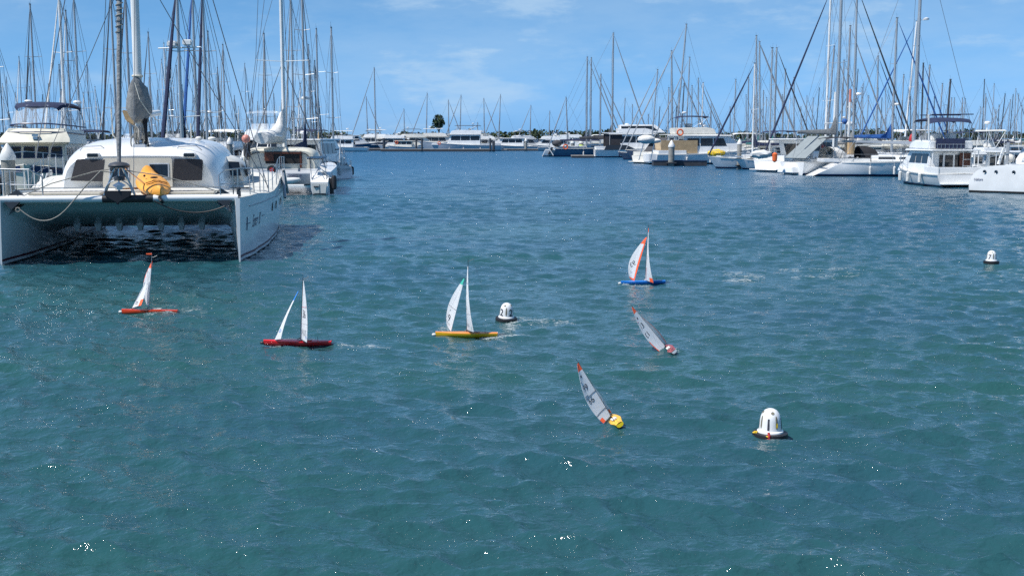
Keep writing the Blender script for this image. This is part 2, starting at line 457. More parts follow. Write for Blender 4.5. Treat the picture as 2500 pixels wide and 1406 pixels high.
def add_hull(root, L, B, fs, fb, mats, tr=0.75, rake=0.6, scoop=0.0, full=0.45, n=14, boot=0.10, rubrail=None, name='hull'):
    P, hb, sheer = hull_fn(L, B, fs, fb, tr, rake, scoop, full)
    mb = MB(); ts = [i / (n - 1) for i in range(n)]; ts[-1] = 0.998
    zl = [-0.35, 0.0001, 0.06, 0.06 + boot, 0.45, 0.8, 1.0]
    secs = []
    for t in ts:
        r = [P(t, z, -1) for z in zl[::-1]] + [P(t, z, 1) for z in zl]
        secs.append(r)
    mrow = [0, 0, 0, 1, 2, 2, 2, 2, 2, 1, 0, 0, 0]
    mb.loft(secs, 0, mrow=mrow, cap0=True, cap1=True)
    # deck, cambered
    for i in range(n - 1):
        a, b = ts[i], ts[i + 1]
        q = [P(a, 1, -1), P(a, 1, 1), P(b, 1, 1), P(b, 1, -1)]
        ca = (q[0] + q[1]) / 2 + Vector((0, 0, 0.05)); cb = (q[2] + q[3]) / 2 + Vector((0, 0, 0.05))
        mb.add([q[0], ca, cb, q[3]], [(0, 1, 2, 3)], 3); mb.add([ca, q[1], q[2], cb], [(0, 1, 2, 3)], 3)
    o = mb.build(name, mats, root, smooth=True)
    if rubrail:
        rb = MB()
        for sg in (-1, 1):
            rb.tube([P(t, 0.93, sg) + Vector((0, sg * 0.01, 0)) for t in ts[:-1]], 0.025, 5)
        rb.build('rub_rail', rubrail, o)
    return P, hb, sheer, o

def windows_side(parent, prof_w, rects, m=None, name='window', thick=0.02, frame=None):
    """rects: (x0, x1, z0, z1, slant0, slant1); prof_w(z) gives the wall's half width"""
    for (x0, x1, z0, z1, s0, s1) in rects:
        for sg in (-1, 1):
            mb = MB()
            pts = [(x0, sg * (prof_w(z0) + .004), z0), (x1, sg * (prof_w(z0) + .004), z0), (x1 + s1, sg * (prof_w(z1) + .004), z1), (x0 + s0, sg * (prof_w(z1) + .004), z1)]
            mb.slab(pts, thick, (0, sg, 0.05))
            mb.build(name, m or glassd, parent)

def rails(root, P, sheer, t0, t1, n, h=0.6, r=0.014, m=None, pulpit=True, wires=2, name='guard_rail'):
    mb = MB(); ts = [t0 + (t1 - t0) * i / (n - 1) for i in range(n)]
    for sg in (-1, 1):
        base = [P(t, 1, sg) * 1.0 + Vector((0, -sg * 0.04, 0)) for t in ts]
        for b in base: mb.tube([b, b + Vector((0, 0, h))], r, 5)
        for w in range(wires):
            hh = h * (1 - 0.45 * w)
            mb.tube([b + Vector((0, 0, hh)) for b in base], r * 0.6, 4)
    if pulpit:
        pts = [P(t, 1, -1) + Vector((0, 0.04, h)) for t in (0.86, 0.93)] + [P(0.995, 1, 1) + Vector((0.1, 0, h))] + [P(t, 1, 1) + Vector((0, -0.04, h)) for t in (0.93, 0.86)]
        mb.tube(pts, r * 1.2, 5)
        for q in (pts[0], pts[1], pts[3], pts[4]): mb.tube([q, q - Vector((0, 0, h))], r * 1.1, 5)
    return mb.build(name, m or steel, root)

def spar_rig(root, mx, zb, H, L, B, bow, stern, mastm, coverm=None, jibm=None, nspr=2, mr=0.09, boomlen=None, boomz=1.1, radar=False, jib_r=0.07, rake=0.0, wr=0.011, masthead=True, side_y=None, lights=False, cover_h=0.30):
    """mast with spreaders, boom with furled sail under its cover, furled headsail, standing rigging"""
    top = Vector((mx - rake, 0, H))
    mb = MB(); mb.tube([(mx, 0, zb), top], [mr, mr * 0.8], 8, flat=1.0)
    mast = mb.build('mast', mastm, root, smooth=True)
    sy = side_y if side_y else B / 2 * 0.9
    rg = MB(); tips = []
    for i in range(nspr):
        f = (i + 1) / (nspr + 1); z = zb + (H - zb) * f; w = sy * (0.62 - 0.14 * i)
        xm = mx - rake * f
        sp = MB()
        for sg in (-1, 1): sp.tube([(xm, 0, z), (xm - 0.15, sg * w, z + 0.06)], 0.022, 5)
        sp.build('spreader', mastm, mast)
        tips.append((xm - 0.15, w, z + 0.06))
    for sg in (-1, 1):
        chain = [(mx - 0.1, sg * sy, zb * 0.0 + sheer_guess(root))]
        pts = chain + [(a, sg * b, c) for a, b, c in tips] + [tuple(top - Vector((0, 0, 0.15)))]
        rg.tube(pts, wr, 4, caps=False)
        if tips:
            rg.tube([(mx + .25, sg * sy * .95, sheer_guess(root)), (mx - rake * .33, 0, tips[0][2] - .1)], wr, 4, caps=False)
            rg.tube([(mx - .4, sg * sy * .95, sheer_guess(root)), (mx - rake * .33, 0, tips[0][2] - .1)], wr, 4, caps=False)
            if len(tips) > 1:
                rg.tube([(tips[0][0], sg * tips[0][1], tips[0][2]), (mx, 0, tips[1][2])], wr * .8, 4, caps=False)
    rg.tube([tuple(top), stern], wr, 4, caps=False)
    if not jibm: rg.tube([tuple(top), bow], wr * 1.2, 4, caps=False)
    rg.build('standing_rigging', wire, root)
    if masthead:
        hd = MB(); hd.box(tuple(top + Vector((0, 0, 0.03))), (0.22, 0.12, 0.06))
        hd.tube([tuple(top), tuple(top + Vector((-.05, 0.05, 0.45)))], 0.008, 4)
        hd.tube([tuple(top + Vector((.1, 0, .05))), tuple(top + Vector((.28, 0, .2)))], 0.008, 4)
        hd.build('masthead_fitting', spark, mast)
    bl = boomlen or L * 0.33
    bz = zb + boomz
    bo = MB(); bo.tube([(mx - mr, 0, bz), (mx - bl, 0, bz + 0.08)], 0.06, 6)
    boom = bo.build('boom', mastm, root, smooth=True)
    if coverm:
        cv = MB(); secs = []; n = 9
        for i in range(n):
            f = i / (n - 1); x = mx - mr - 0.02 - (bl - 0.2) * f
            hgt = cover_h * (1 - 0.55 * f) + (0.9 * cover_h * 3 * max(0, 1 - f * 7) ** 1.5)
            wd = (0.16 - 0.08 * f) * (1 + 0.12 * math.sin(i * 2.4))
            z = bz + 0.08 * f
            secs.append([(x, wd * math.cos(a) * (0.75 if math.sin(a) > 0.5 else 1), z + 0.02 + (hgt if math.sin(a) > 0 else 0.09) * math.sin(a)) for a in [2 * math.pi * k / 8 for k in range(8)]])
        cv.loft(secs, 0, closed=True); cv.build('sail_cover', coverm, boom, smooth=True)
    if jibm:
        j = MB(); b = Vector(bow); t2 = Vector(top) * 0.97 + b * 0.03
        pts = [b.lerp(t2, f) for f in (0, .06, .3, .6, .9, 1)]
        j.tube(pts, [jib_r * .7, jib_r, jib_r * 1.1, jib_r, jib_r * .6, jib_r * .2], 7)
        j.build('furled_headsail', jibm, root, smooth=True)
    if radar:
        z = zb + (H - zb) * 0.36
        rd = MB(); rd.lathe([(0.05, 0), (0.28, 0.03), (0.3, 0.12), (0.24, 0.22), (0.03, 0.25)], (mx + 0.35, 0, z), 12); rd.box((mx + .2, 0, z), (.3, .06, .04))
        rd.build('radar_dome', white, mast, smooth=True)
    return mast, boom
def sheer_guess(root): return root.get('_fb', 1.0) if False else SHEER[0]
SHEER = [1.0]

def sail_yacht(label, loc, heading, L=11, H=14.5, hullm=None, mastm=None, cover=None, jib=None, boot=None, group='sailing yachts moored in the marina', radar=False, nspr=2, detail=1, dodger=None, bimini=None, mx=None, mr=0.09, scoop=0.5, rake=0.0, jib_r=0.07, furlb=None, wr=0.011, name='sailing_yacht', cat='yacht', boomz=None, cover_h=0.30, B=None, win=True, cabm=None):
    hullm = hullm or white; mastm = mastm or alu
    r = thing(name, label, cat, loc, heading, group)
    B = B or L * 0.31; fs = 0.085 * L; fb = 0.115 * L
    SHEER[0] = (fs + fb) / 2 - .05
    P, hb, sheer, ho = add_hull(r, L, B, fs, fb, [hullm, boot or stripeN, antif, decknon], tr=0.72, rake=L * .09, scoop=scoop, rubrail=(alu if detail else None), n=12)
    mx = L * 0.10 if mx is None else mx
    zc = sheer(0.55) + 0.42
    cb = MB()
    z0 = sheer(.5) - 0.02
    prof = [(-L * .16, z0), (-L * .16, zc + .06), (-L * .10, zc + .08), (L * .14, zc), (L * .27, z0 + .12), (L * .29, z0)]
    cb.prism(prof, B * .30, B * .25, 0)
    cab = cb.build('cabin', cabm or hullm, r, bevel=0.05, smooth=True)
    wf = lambda z: B * .30 + (B * .25 - B * .30) * (z - z0) / (zc + .08 - z0)
    if win:
        windows_side(cab, wf, [(-L * .12, -L * .02, z0 + .18, z0 + .36, .03, -.03), (L * .0, L * .11, z0 + .18, z0 + .34, .03, -.12)])
    if detail:
        # cockpit coaming and wheel
        cm = MB()
        for sg in (-1, 1): cm.box((-L * .30, sg * B * .27, sheer(.2) + .12), (L * .27, .12, .28))
        cm.box((-L * .435, 0, sheer(.1) + .1), (.12, B * .5, .25))
        cm.build('cockpit_coaming', hullm, r, bevel=.03)
        wh = MB(); c = Vector((-L * .36, 0, sheer(.15) + .75))
        wh.tube([c + Vector((0, .4 * math.cos(a), .4 * math.sin(a))) for a in [2 * math.pi * k / 12 for k in range(13)]], .018, 5)
        wh.box(tuple(c - Vector((-.1, 0, .3))), (.18, .25, .75)); wh.build('steering_wheel', steel, r)
        rails(r, P, sheer, 0.04, 0.84, 7)
        for t_ in (.3, .45, .6):
            for sg in (-1, 1):
                f0 = P(t_, .9, sg); q = MB(); q.lathe([(.03, -.36), (.10, -.30), (.11, .22), (.04, .30)], (f0.x, f0.y + sg * .12, .52), 8); q.tube([(f0.x, f0.y + sg * .1, .8), (f0.x, f0.y - sg * .04, f0.z + .3)], .01, 4); q.build('fender', [navyc, whitec, blackh][int(L * 10) % 3], r, smooth=True)
        for x_ in (L * .02, L * .2, L * .33):
            q = MB(); q.box((x_, 0, max(zc + .03 if x_ < L * .12 else 0, sheer(.5 + x_ / L) + .09)), (.5, .5, .06)); q.build('deck_hatch', glassd, r, bevel=.02)
        for sg in (-1, 1):
            q = MB(); q.lathe([(.08, 0), (.09, .04), (.06, .07), (.08, .14), (.02, .15)], (-L * .24, sg * B * .27, sheer(.2) + .26), 10); q.build('winch', steel, r, smooth=True)
    if dodger:
        d = MB(); secs = []
        for x, h, w in ((-L * .11, .12, .27), (-L * .125, .5, .26), (-L * .16, .72, .255), (-L * .22, .74, .255)):
            secs.append([(x, math.cos(a) * B * w, zc - .3 + (h + .3) * max(0, math.sin(a)) ** .55) for a in [math.pi * k / 8 for k in range(9)]])
        d.loft(secs, 0, cap0=False, cap1=False); d.build('spray_hood', dodger, r, smooth=True)
    if bimini:
        d = MB(); secs = []
        for x, dz in ((-L * .25, -.06), (-L * .29, .03), (-L * .38, .03), (-L * .43, -.07)):
            secs.append([(x, math.cos(a) * B * .36, sheer(.2) + 1.85 + dz + .10 * math.sin(a)) for a in [math.pi * k / 6 for k in range(7)]])
        d.loft(secs, 0, cap0=False, cap1=False); bo = d.build('bimini', bimini, r, smooth=True)
        sp = MB()
        for sg in (-1, 1):
            for x in (-L * .26, -L * .42): sp.tube([(-L * .34, sg * B * .34, sheer(.15)), (x, sg * B * .35, sheer(.2) + 1.82)], .014, 5)
        sp.build('bimini_frame', steel, r)
    bowp = tuple(P(.99, 1, 1) * 1.0 + Vector((0, 0, .1))); stp = tuple(P(.0, 1, 0) + Vector((0, 0, .1)))
    spar_rig(r, mx, sheer(.6) + .3, H, L, B, (bowp[0], 0, bowp[2]), stp, mastm, cover, jib, nspr, mr, radar=radar, rake=rake, jib_r=jib_r, wr=wr, boomz=boomz or 1.0, cover_h=cover_h)
    return r, P, sheer

def motor_cruiser(label, loc, heading, L=12, B=None, hullm=None, supm=None, fly=True, bim=None, stripe=None, group='motor cruisers moored in the marina', style=0, detail=1, boot=None, radar=True, hard=False, winm=None, name='motor_cruiser', cabt=None, rails_on=True, cov=None):
    hullm = hullm or white; supm = supm or white
    B = B or L * .32
    r = thing(name, label, 'motor boat', loc, heading, group)
    fs = .085 * L; fb = .15 * L
    P, hb, sheer, ho = add_hull(r, L, B, fs, fb, [hullm, boot or stripeN, antif, decknon], tr=.9, rake=L * .10, scoop=0, full=.5, rubrail=stripe or alu, n=12)
    w = B * .40; z0 = sheer(.35) - .05; zr = z0 + .155 * L
    # saloon
    if style == 0: prof = [(-L * .27, z0), (-L * .27, zr), (L * .12, zr), (L * .20, z0 + (zr - z0) * .55), (L * .30, z0 + .25), (L * .31, z0)]
    elif style == 1: prof = [(-L * .22, z0), (-L * .28, zr), (L * .05, zr), (L * .24, z0 + .35), (L * .34, z0 + .1), (L * .34, z0)]
    else: prof = [(-L * .25, z0), (-L * .25, zr), (L * .10, zr), (L * .14, z0 + .5), (L * .32, z0 + .4), (L * .33, z0)]
    sb = MB(); sb.prism(prof, w, w * .88); sup = sb.build('superstructure', supm, r, bevel=.06, smooth=True)
    wf = lambda z: w + (w * .88 - w) * (z - z0) / (zr - z0)
    za, zb_ = z0 + (zr - z0) * .45, z0 + (zr - z0) * .86
    W_ = []
    n = 3 if style != 1 else 2
    for i in range(n):
        a = -L * .24 + i * (L * .34 / n); b = a + L * .34 / n - .12
        sl = 0.0
        if i == n - 1: sl = -.35 if style != 2 else -.1; b += .1
        W_.append((a, b, za, zb_, 0, sl))
    windows_side(sup, wf, W_, winm)
    # windscreen: panes laid on the raked front
    a, b = (prof[2], prof[3]) 
    for k in range(3):
        y0 = -w * .78 + k * (w * 1.56 / 3) + .04; y1 = y0 + w * 1.56 / 3 - .08
        f0, f1 = .12, .85
        A = Vector((a[0] + (b[0] - a[0]) * f0, 0, a[1] + (b[1] - a[1]) * f0)); Bv = Vector((a[0] + (b[0] - a[0]) * f1, 0, a[1] + (b[1] - a[1]) * f1))
        nrm = Vector((-(b[1] - a[1]), 0, (b[0] - a[0]))).normalized()
        if nrm.x < 0: nrm = -nrm
        q = MB(); q.slab([Bv + nrm * .006 + Vector((0, y0, 0)), Bv + nrm * .006 + Vector((0, y1, 0)), A + nrm * .006 + Vector((0, y1, 0)), A + nrm * .006 + Vector((0, y0, 0))], .02, nrm)
        q.build('windscreen', winm or glassd, sup)
    # aft bulkhead door and window
    q = MB(); q.box((prof[0][0] + (prof[1][0] - prof[0][0]) * .5 - .02, -w * .1, z0 + (zr - z0) * .5), (.04, w * 1.2, (zr - z0) * .62), ry=-math.atan2(prof[0][0] - prof[1][0], zr - z0)); q.build('saloon_door', winm or glassd, sup)
    # roof overhang
    q = MB(); q.prism([(-L * .36, zr - .02), (-L * .36, zr + .07), (L * .13, zr + .09), (L * .15, zr + .02), (L * .13, zr - .03)], w * 1.06, w * 1.03); q.build('roof', supm, sup, bevel=.02)
    if detail:
        q = MB()
        for sg in (-1, 1): q.tube([(-L * .35, sg * w * .98, sheer(.15) - .02), (-L * .35, sg * w * .98, zr)], .03, 6)
        q.build('roof_post', supm, sup)
        q = MB()
        for sg in (-1, 1): q.box((-L * .37, sg * B * .42, fs + .2), (L * .24, .1, .5))
        q.box((-L * .48, 0, fs + .2), (.1, B * .84, .5)); q.build('cockpit_bulwark', hullm, r, bevel=.03)
        q = MB(); q.box((-L * .53, 0, .22), (L * .07, B * .8, .08)); q.build('swim_platform', hullm, r, bevel=.02)
        for t_ in (.25, .45, .62):
            for sg in (-1, 1):
                f0 = P(t_, .9, sg); q = MB(); q.lathe([(.03, -.36), (.11, -.30), (.12, .22), (.04, .30)], (f0.x, f0.y + sg * .13, .55), 8); q.tube([(f0.x, f0.y + sg * .1, .8), (f0.x, f0.y - sg * .04, f0.z + .3)], .01, 4); q.build('fender', [whitec, whitec, navyc][int(L * 10) % 3], r, smooth=True)
        q = MB(); q.tube([(-L * .05, w * .6, zr), (-L * .08, w * .62, zr + 2.6)], .012, 4); q.build('whip_aerial', whitec, r)
    if rails_on: rails(r, P, sheer, .5, .84, 4, h=.65)
    top = zr
    if fly:
        zf = zr + .08; h = .062 * L
        q = MB(); q.prism([(-L * .26, zf), (-L * .27, zf + h * .9), (L * .02, zf + h), (L * .09, zf + h * .75), (L * .11, zf)], w * .98, w * .92)
        fl = q.build('flybridge', cov or supm, r, bevel=.07, smooth=True)
        q = MB()
        for k in range(3):
            y0 = -w * .7 + k * w * .47; q.slab([(L * .06, y0, zf + h * .88), (L * .06, y0 + w * .44, zf + h * .88), (L * .02, y0 + w * .40, zf + h * 1.55), (L * .02, y0 + .04, zf + h * 1.55)], .015, (1, 0, .3))
        q.build('fly_windscreen', clearv if not hard else glassd, fl)
        for sg in (-1, 1): q = MB(); q.box((-L * .12, sg * w * .35, zf + h + .2), (.5, .5, .5)); q.build('helm_seat', whitec, fl, bevel=.06)
        top = zf + h
        if bim:
            secs = []; q = MB()
            for x, dz in ((-L * .25, -.24), (-L * .21, 0.02), (-L * .08, .06), (L * .03, .02), (L * .06, -.16)):
                secs.append([(x, math.cos(a_) * w * .92, top + 1.25 + dz + .14 * math.sin(a_)) for a_ in [math.pi * k / 6 for k in range(7)]])
            q.loft(secs, 0, cap0=False, cap1=False)
            if hard: q = MB(); q.prism([(-L * .26, top + 1.15), (-L * .25, top + 1.27), (L * .03, top + 1.3), (L * .06, top + 1.18)], w * .95, w * .85)
            q.build('bimini', bim, r, smooth=not hard, bevel=(.03 if hard else 0))
            q = MB()
            for sg in (-1, 1):
                for x0, x1 in ((-L * .1, -L * .22), (-L * .1, L * .04), (-L * .22, -L * .2), (L * .03, L * .03)): q.tube([(x0, sg * w * .9, top - .05), (x1, sg * w * .9, top + 1.2)], .016 if not hard else .03, 5)
            q.build('bimini_frame', steel if not hard else supm, r) if detail else None
    if radar:
        q = MB(); zz = top + (1.35 if (fly and bim) else .1)
        q.tube([(-L * .16, 0, top + .1), (-L * .16, 0, zz + .35)], .05, 6); q.lathe([(.05, 0), (.3, .03), (.32, .14), (.2, .22), (.02, .24)], (-L * .16, 0, zz + .35), 12)
        q.tube([(-L * .18, .3, zz), (-L * .20, .35, zz + 1.6)], .012, 4); q.build('radar_mast', white, r, smooth=True)
    return r, P, sheer, dict(w=w, z0=z0, zr=zr, top=top, L=L, B=B)

def pile(label, x, y, h, r=.26, cap=True, body=None, band=False, group='mooring piles of the marina'):
    t = thing('mooring_pile', label, 'pile', (x, y, 0), 0, group)
    q = MB(); q.lathe([(r, -1.5), (r, h - .3), (r * .98, h)], (0, 0, 0), 16); q.build('shaft', body or concrete, t, smooth=True)
    if cap:
        q = MB(); q.lathe([(r * 1.12, h - .12), (r * 1.14, h), (r * .75, h + r * .9), (r * .12, h + r * 1.9), (.01, h + r * 1.95)], (0, 0, 0), 16); q.build('cone_cap', white2, t, smooth=True)
    if band:
        q = MB(); q.lathe([(r * 1.03, h - .75), (r * 1.04, h - .74), (r * 1.04, h - .40), (r * 1.03, h - .39)], (0, 0, 0), 16); q.build('reflective_band', hivis, t)
    q = MB(); q.box((0, 0, .35), (r * 3, r * 3, .12)); q.build('guide_collar', pontoon_s, t)
    return t

# ------------------------------------------------------------------ big catamaran in the left foreground (local x right, y aft, z up)
def interp(t, ks):
    for (a, va), (b, vb) in zip(ks, ks[1:]):
        if t <= b: return va + (vb - va) * smooth((t - a) / (b - a)) if t > a else va
    return ks[-1][1]
def build_big_cat():
    r = thing('catamaran', 'large white sailing catamaran with bows towards the viewer, yellow kayak on its foredeck', 'catamaran', (-9.60, 28.1, 0.0), math.radians(9.3))
    hx = 2.82
    def sheer(y): return interp(y, [(0, 1.60), (2.2, 1.60), (5, 1.50), (8.5, 1.84), (12, 1.80)])
    def wid(y, z, side):
        """half width of a hull at height z; side +1 outboard, -1 inboard"""
        f = max(0, min(1, z / 1.6))
        if side > 0:
            top = interp(y, [(0, .05), (1.4, .28), (3.5, .52), (7, .76), (12, .86)]); wl = interp(y, [(0, .02), (2.2, .30), (4.6, .50), (8, .60), (12, .52)])
        else:
            top = interp(y, [(0, .06), (.35, .22), (1.2, .46), (3, .58), (12, .55)]); wl = interp(y, [(0, .02), (2.5, .24), (5.5, .36), (12, .30)])
        return wl + (top - wl) * f ** 1.1 if z >= 0 else wl * (1 + z * 1.2)
    for sg in (-1, 1):
        zs = [-.45, -.15, .03, .10, .16, .5, 1.0, 1.35, 1.0001]
        ys = [0, .12, .35, .7, 1.2, 1.8, 2.6, 3.6, 4.6, 5.6, 6.6, 7.6, 8.6, 9.6, 10.8, 12]
        secs = []
        for y in ys:
            sh = sheer(y); row = []
            lv = [-.45, -.15, .03, .10, .16, .5, 1.0, 1.3, sh]
            for z in lv[::-1]: row.append((sg * hx - sg * wid(y, z, -1), y + .04 * max(0, -z), z if z != sh else sh))
            row.append((sg * hx, y, -.75))
            for z in lv: row.append((sg * hx + sg * wid(y, z, 1), y + .04 * max(0, -z), z))
            secs.append(row)
        mrow = [0, 0, 0, 0, 2, 0, 1, 1, 1, 1, 1, 1, 0, 2, 0, 0, 0, 0]
        mb = MB(); mb.loft(secs, 0, mrow=mrow)
        h = mb.build('hull', [white, antif, stripeR], r, smooth=True)
        ln = MB()
        ln.tube([(sg * (hx + wid(y, 1.34, 1) + .004), y, 1.34) for y in (1.0, 1.8, 2.6, 3.6, 5, 6.6, 8.6, 9.6)], .016, 5)
        ln.build('rub_rail', alud, h)
        for y in (5.4, 6.4, 8.4, 9.0):
            q = MB(); x = sg * (hx + wid(y, 1.06, 1)); q.slab([(x, y - .09, .94), (x, y + .09, .94), (x + sg * .012, y + .09, 1.18), (x + sg * .012, y - .09, 1.18)], .012, (sg, 0, 0)); q.build('portlight', glassd, h)
        # steps and boarding gate aft
        q = MB()
        for k in range(3): q.box((sg * (hx + .25), 10.2 + k * .55, 1.86 - k * .12), (.5, .5, .16))
        q.build('boarding_step', white, h, bevel=.03)
        q = MB(); q.slab([(sg * (hx + .84), 8.2, 1.45), (sg * (hx + .86), 9.5, 1.45), (sg * (hx + .76), 9.3, 1.98), (sg * (hx + .76), 8.6, 1.98)], .03, (sg, 0, .1)); q.build('gate_panel', greyh, h)
        for fa, fb_ in (((.90, 7.7, 1.2), (.84, 8.3, 1.95)), ((.92, 9.9, 1.25), (.82, 9.3, 2.05))):
            q = MB(); q.tube([(sg * (hx + fa[0]), fa[1], fa[2]), (sg * (hx + fb_[0]), fb_[1], fb_[2])], .05, 6); q.build('gate_strut', alud, h, smooth=True)
        if sg > 0:
            def onhull(u, v): 
                y, z = 1.95 + u, .90 + v
                return (hx + wid(y, z, 1) + .006, y, z)
            lettering('name_lettering', 'Emma B', .46, lambda x, y: onhull(x * .92 + .1, y), stripeN, h, shear=.45, spacing=.84)
            q = MB()
            for a, b_, w_ in (((-1.22, 0), (-.82, .0), .009), ((-1.14, -.17), (-1.14, .17), .012)): q.tube([onhull(*a), onhull(*b_)], w_, 4)
            q.build('name_flourish', stripeN, h)
            q = MB(); q.tube([onhull(1.05, .05), onhull(1.4, .06)], .008, 4); q.build('name_flourish', stripeN, h)
    # bridge deck: nacelle wall, underside, deck
    def nac(y): return interp(y, [(.30, 1.50), (1.2, 1.18), (2.4, .84), (4.0, .64), (12, .64)])
    ys = [.30, .5, .8, 1.2, 1.7, 2.4, 3.2, 4, 6, 9, 11.6]; secs = []
    for y in ys:
        row = []
        for x in (-2.75, -2.45, -2.25, -1.6, -.8, 0, .8, 1.6, 2.25, 2.45, 2.75):
            z = nac(y) + (0.10 if abs(x) > 2.4 else 0) * 0 - (.35 * smooth((abs(x) - 2.2) / .55))
            row.append((x, y, z))
        secs.append(row)
    mb = MB(); mb.loft(secs, 0, cap0=False, cap1=False)
    br = mb.build('bridge_deck_underside', white, r, smooth=True)
    for k in range(7):
        x = -1.55 + k * .535; q = MB(); q.slab([(x - .10, 2.55, .86), (x + .10, 2.55, .86), (x + .045, 2.6, .62), (x - .045, 2.6, .62)], .22, (0, 1, 0)); q.build('underdeck_bracket', white2, br)
    mb = MB(); secs = []
    for y in [.14, .6, 1.2, 1.8, 2.6, 3.6, 4.6, 5.6, 6.6, 7.6, 8.6, 9.6, 10.8, 12]:
        s = sheer(y); e = hx + wid(y, s, 1) - .01
        c = 1.62 + .10 * smooth((y - .3) / 2.0)
        secs.append([(-e, y, s + .002), (-e + .15, y, s + .05), (-hx + .45 * min(1, y), y, s + .03 + (c - 1.62) * .5), (-1.9, y, c), (0, y, c + .03), (1.9, y, c), (hx - .45 * min(1, y), y, s + .03 + (c - 1.62) * .5), (e - .15, y, s + .05), (e, y, s + .002)])
    mb.loft(secs, 0, cap0=False, cap1=False); dk = mb.build('deck', decknon, r, smooth=True)
    q = MB(); q.box((0, .30, 1.56), (4.9, .03, .16)); q.build('deck_edge_fascia', beige, dk)
    for a, b in ((-2.25, -.55), (.75, 2.2)):
        q = MB(); q.box(((a + b) / 2, .85, 1.70), (b - a, .62, .06)); q.build('locker_lid', beige, dk, bevel=.015)
        q = MB(); q.box(((a + b) / 2, 1.25, 1.735), (b - a + .4, .025, .02)); q.box(((a + b) / 2, 2.0, 1.79), (b - a + .5, .03, .03)); q.build('deck_slat', alud, dk)
        q = MB()
        q.tube([(a + (b - a) * k / 28, 1.17 + .03 * (k % 2), 1.742) for k in range(29)], .008, 4)
        q.build('lacing', stripeN, dk)
    for k in range(6):
        q = MB(); q.box((-.05 + k * .11, 1.5 + .02 * k, 1.79), (.035, .9, .03), rz=-.5); q.build('teak_slat', teak, dk)
    for x, y in ((-2.75, 2.6), (2.72, 2.7)):
        q = MB(); q.box((x, y, 1.70), (.62, .5, .05)); fr = q.build('deck_hatch', steel, dk, bevel=.02)
        q = MB(); q.box((x, y, 1.73), (.52, .40, .03)); q.build('hatch_lens', glassd, fr)
    # crossbeam, roller, bridle plates
    q = MB(); q.tube([(-hx, .12, 1.60), (hx, .12, 1.60)], .088, 14); xb = q.build('crossbeam', white, r, smooth=True)
    q = MB(); q.tube([(-.42, .12, 1.598), (.78, .12, 1.598)], .094, 14); q.build('chafe_wrap', blackh, xb, smooth=True)
    q = MB(); q.slab([(-.36, -.02, 1.80), (.28, -.02, 1.80), (.26, -.02, 1.66), (.0, -.02, 1.52), (-.05, -.02, 1.44), (-.1, -.02, 1.52), (-.34, -.02, 1.66)], .1, (0, 1, 0)); q.build('anchor_pad', blackh, xb, bevel=.02)
    for sg in (-1, 1):
        q = MB(); q.slab([(sg * (hx - .50), .0, 1.54), (sg * (hx - .14), .0, 1.54), (sg * (hx - .30), .0, 1.36)], .14, (0, 1, 0)); q.slab([(sg * (hx - .56), .12, 1.70), (sg * (hx - .2), .12, 1.70), (sg * (hx - .42), .12, 1.84)], .12, (0, 1, 0)); q.build('bridle_plate', spark, xb)
    # striker tripod that carries the forestay
    q = MB(); top = Vector((.0, .1, 2.36))
    for x in (-.38, .36): q.tube([(x, .12, 1.66), (x * .25, .1, 2.36)], .03, 7)
    q.tube([(.62, 1.2, 1.75), (.12, .15, 2.34)], .022, 6); q.tube([(-.04, .1, 1.66), (0, .1, 2.36)], .018, 6)
    q.build('striker_tripod', steel, r, smooth=True)
    q = MB(); q.lathe([(.10, 0), (.24, .02), (.26, .07), (.20, .13), (.08, .16)], (0, .1, 2.34), 14); q.lathe([(.07, -.3), (.13, -.28), (.13, -.2), (.07, -.18)], (0, .1, 2.34), 12); q.build('furling_drum', spark, r, smooth=True)
    q = MB(); q.tube([(math.cos(a) * .32 - .03, .05, 1.74 + math.sin(a) * .32) for a in [math.pi * k / 12 for k in range(13)]], .016, 6); q.build('roller_hoop', steel, r)
    q = MB(); q.slab([(-.05, .02, 2.0), (-.16, .0, 1.93), (0, -.02, 1.84), (.16, .0, 1.93), (.05, .02, 2.0)], .05, (0, 1, 0)); q.tube([(0, .05, 1.7), (0, .04, 2.28)], .022, 6); q.box((0, .02, 1.88), (.14, .1, .1), rz=.4); q.build('anchor', steel, r)
    # furled genoa on the forestay
    H = 15.5; my = 3.6
    a, b = Vector((0, .1, 2.42)), Vector((0, my - .1, H - .6)); pts = []; rr = []
    for i in range(60):
        f = i / 59; pts.append(a.lerp(b, f) + Vector((.003 * math.sin(i * 1.9), .003 * math.cos(i * 1.3), 0))); rr.append((.050 if f < .02 else .058 + .012 * f * 2 if f < .5 else .07 * (1.6 - f * 1.1)) * (1 + .025 * math.sin(i * 2.6)))
    q = MB(); q.tube(pts, rr, 9); gn = q.build('furled_headsail', mat('furled_sail_grey', (.22, .23, .24), .85, var=.35, vscale=6, bump=.6, bscale=14), r, smooth=True)
    q = MB(); N = 70
    q.tube([a.lerp(b, .255 + .075 * i / N) + Vector((.085 * math.cos(i * .62), .085 * math.sin(i * .62), 0)) for i in range(N)], .012, 4); q.build('sheet_wrap', ropeg, gn)
    # cabin
    def cab(y0, wb, zt, lean=.14, z0=1.60, e=.37):
        row = []
        for k in range(17):
            t = math.pi * k / 16; c, s_ = math.cos(t), math.sin(t)
            x = -wb * math.copysign(abs(c) ** e, c); z = z0 + (zt - z0) * s_ ** .55
            x *= 1 - .07 * (z - z0)
            row.append((x, y0 + lean * (z - z0) * (1.0 - .5 * abs(x) / wb) + .30 * (abs(x) / wb) ** 4, z))
        return row
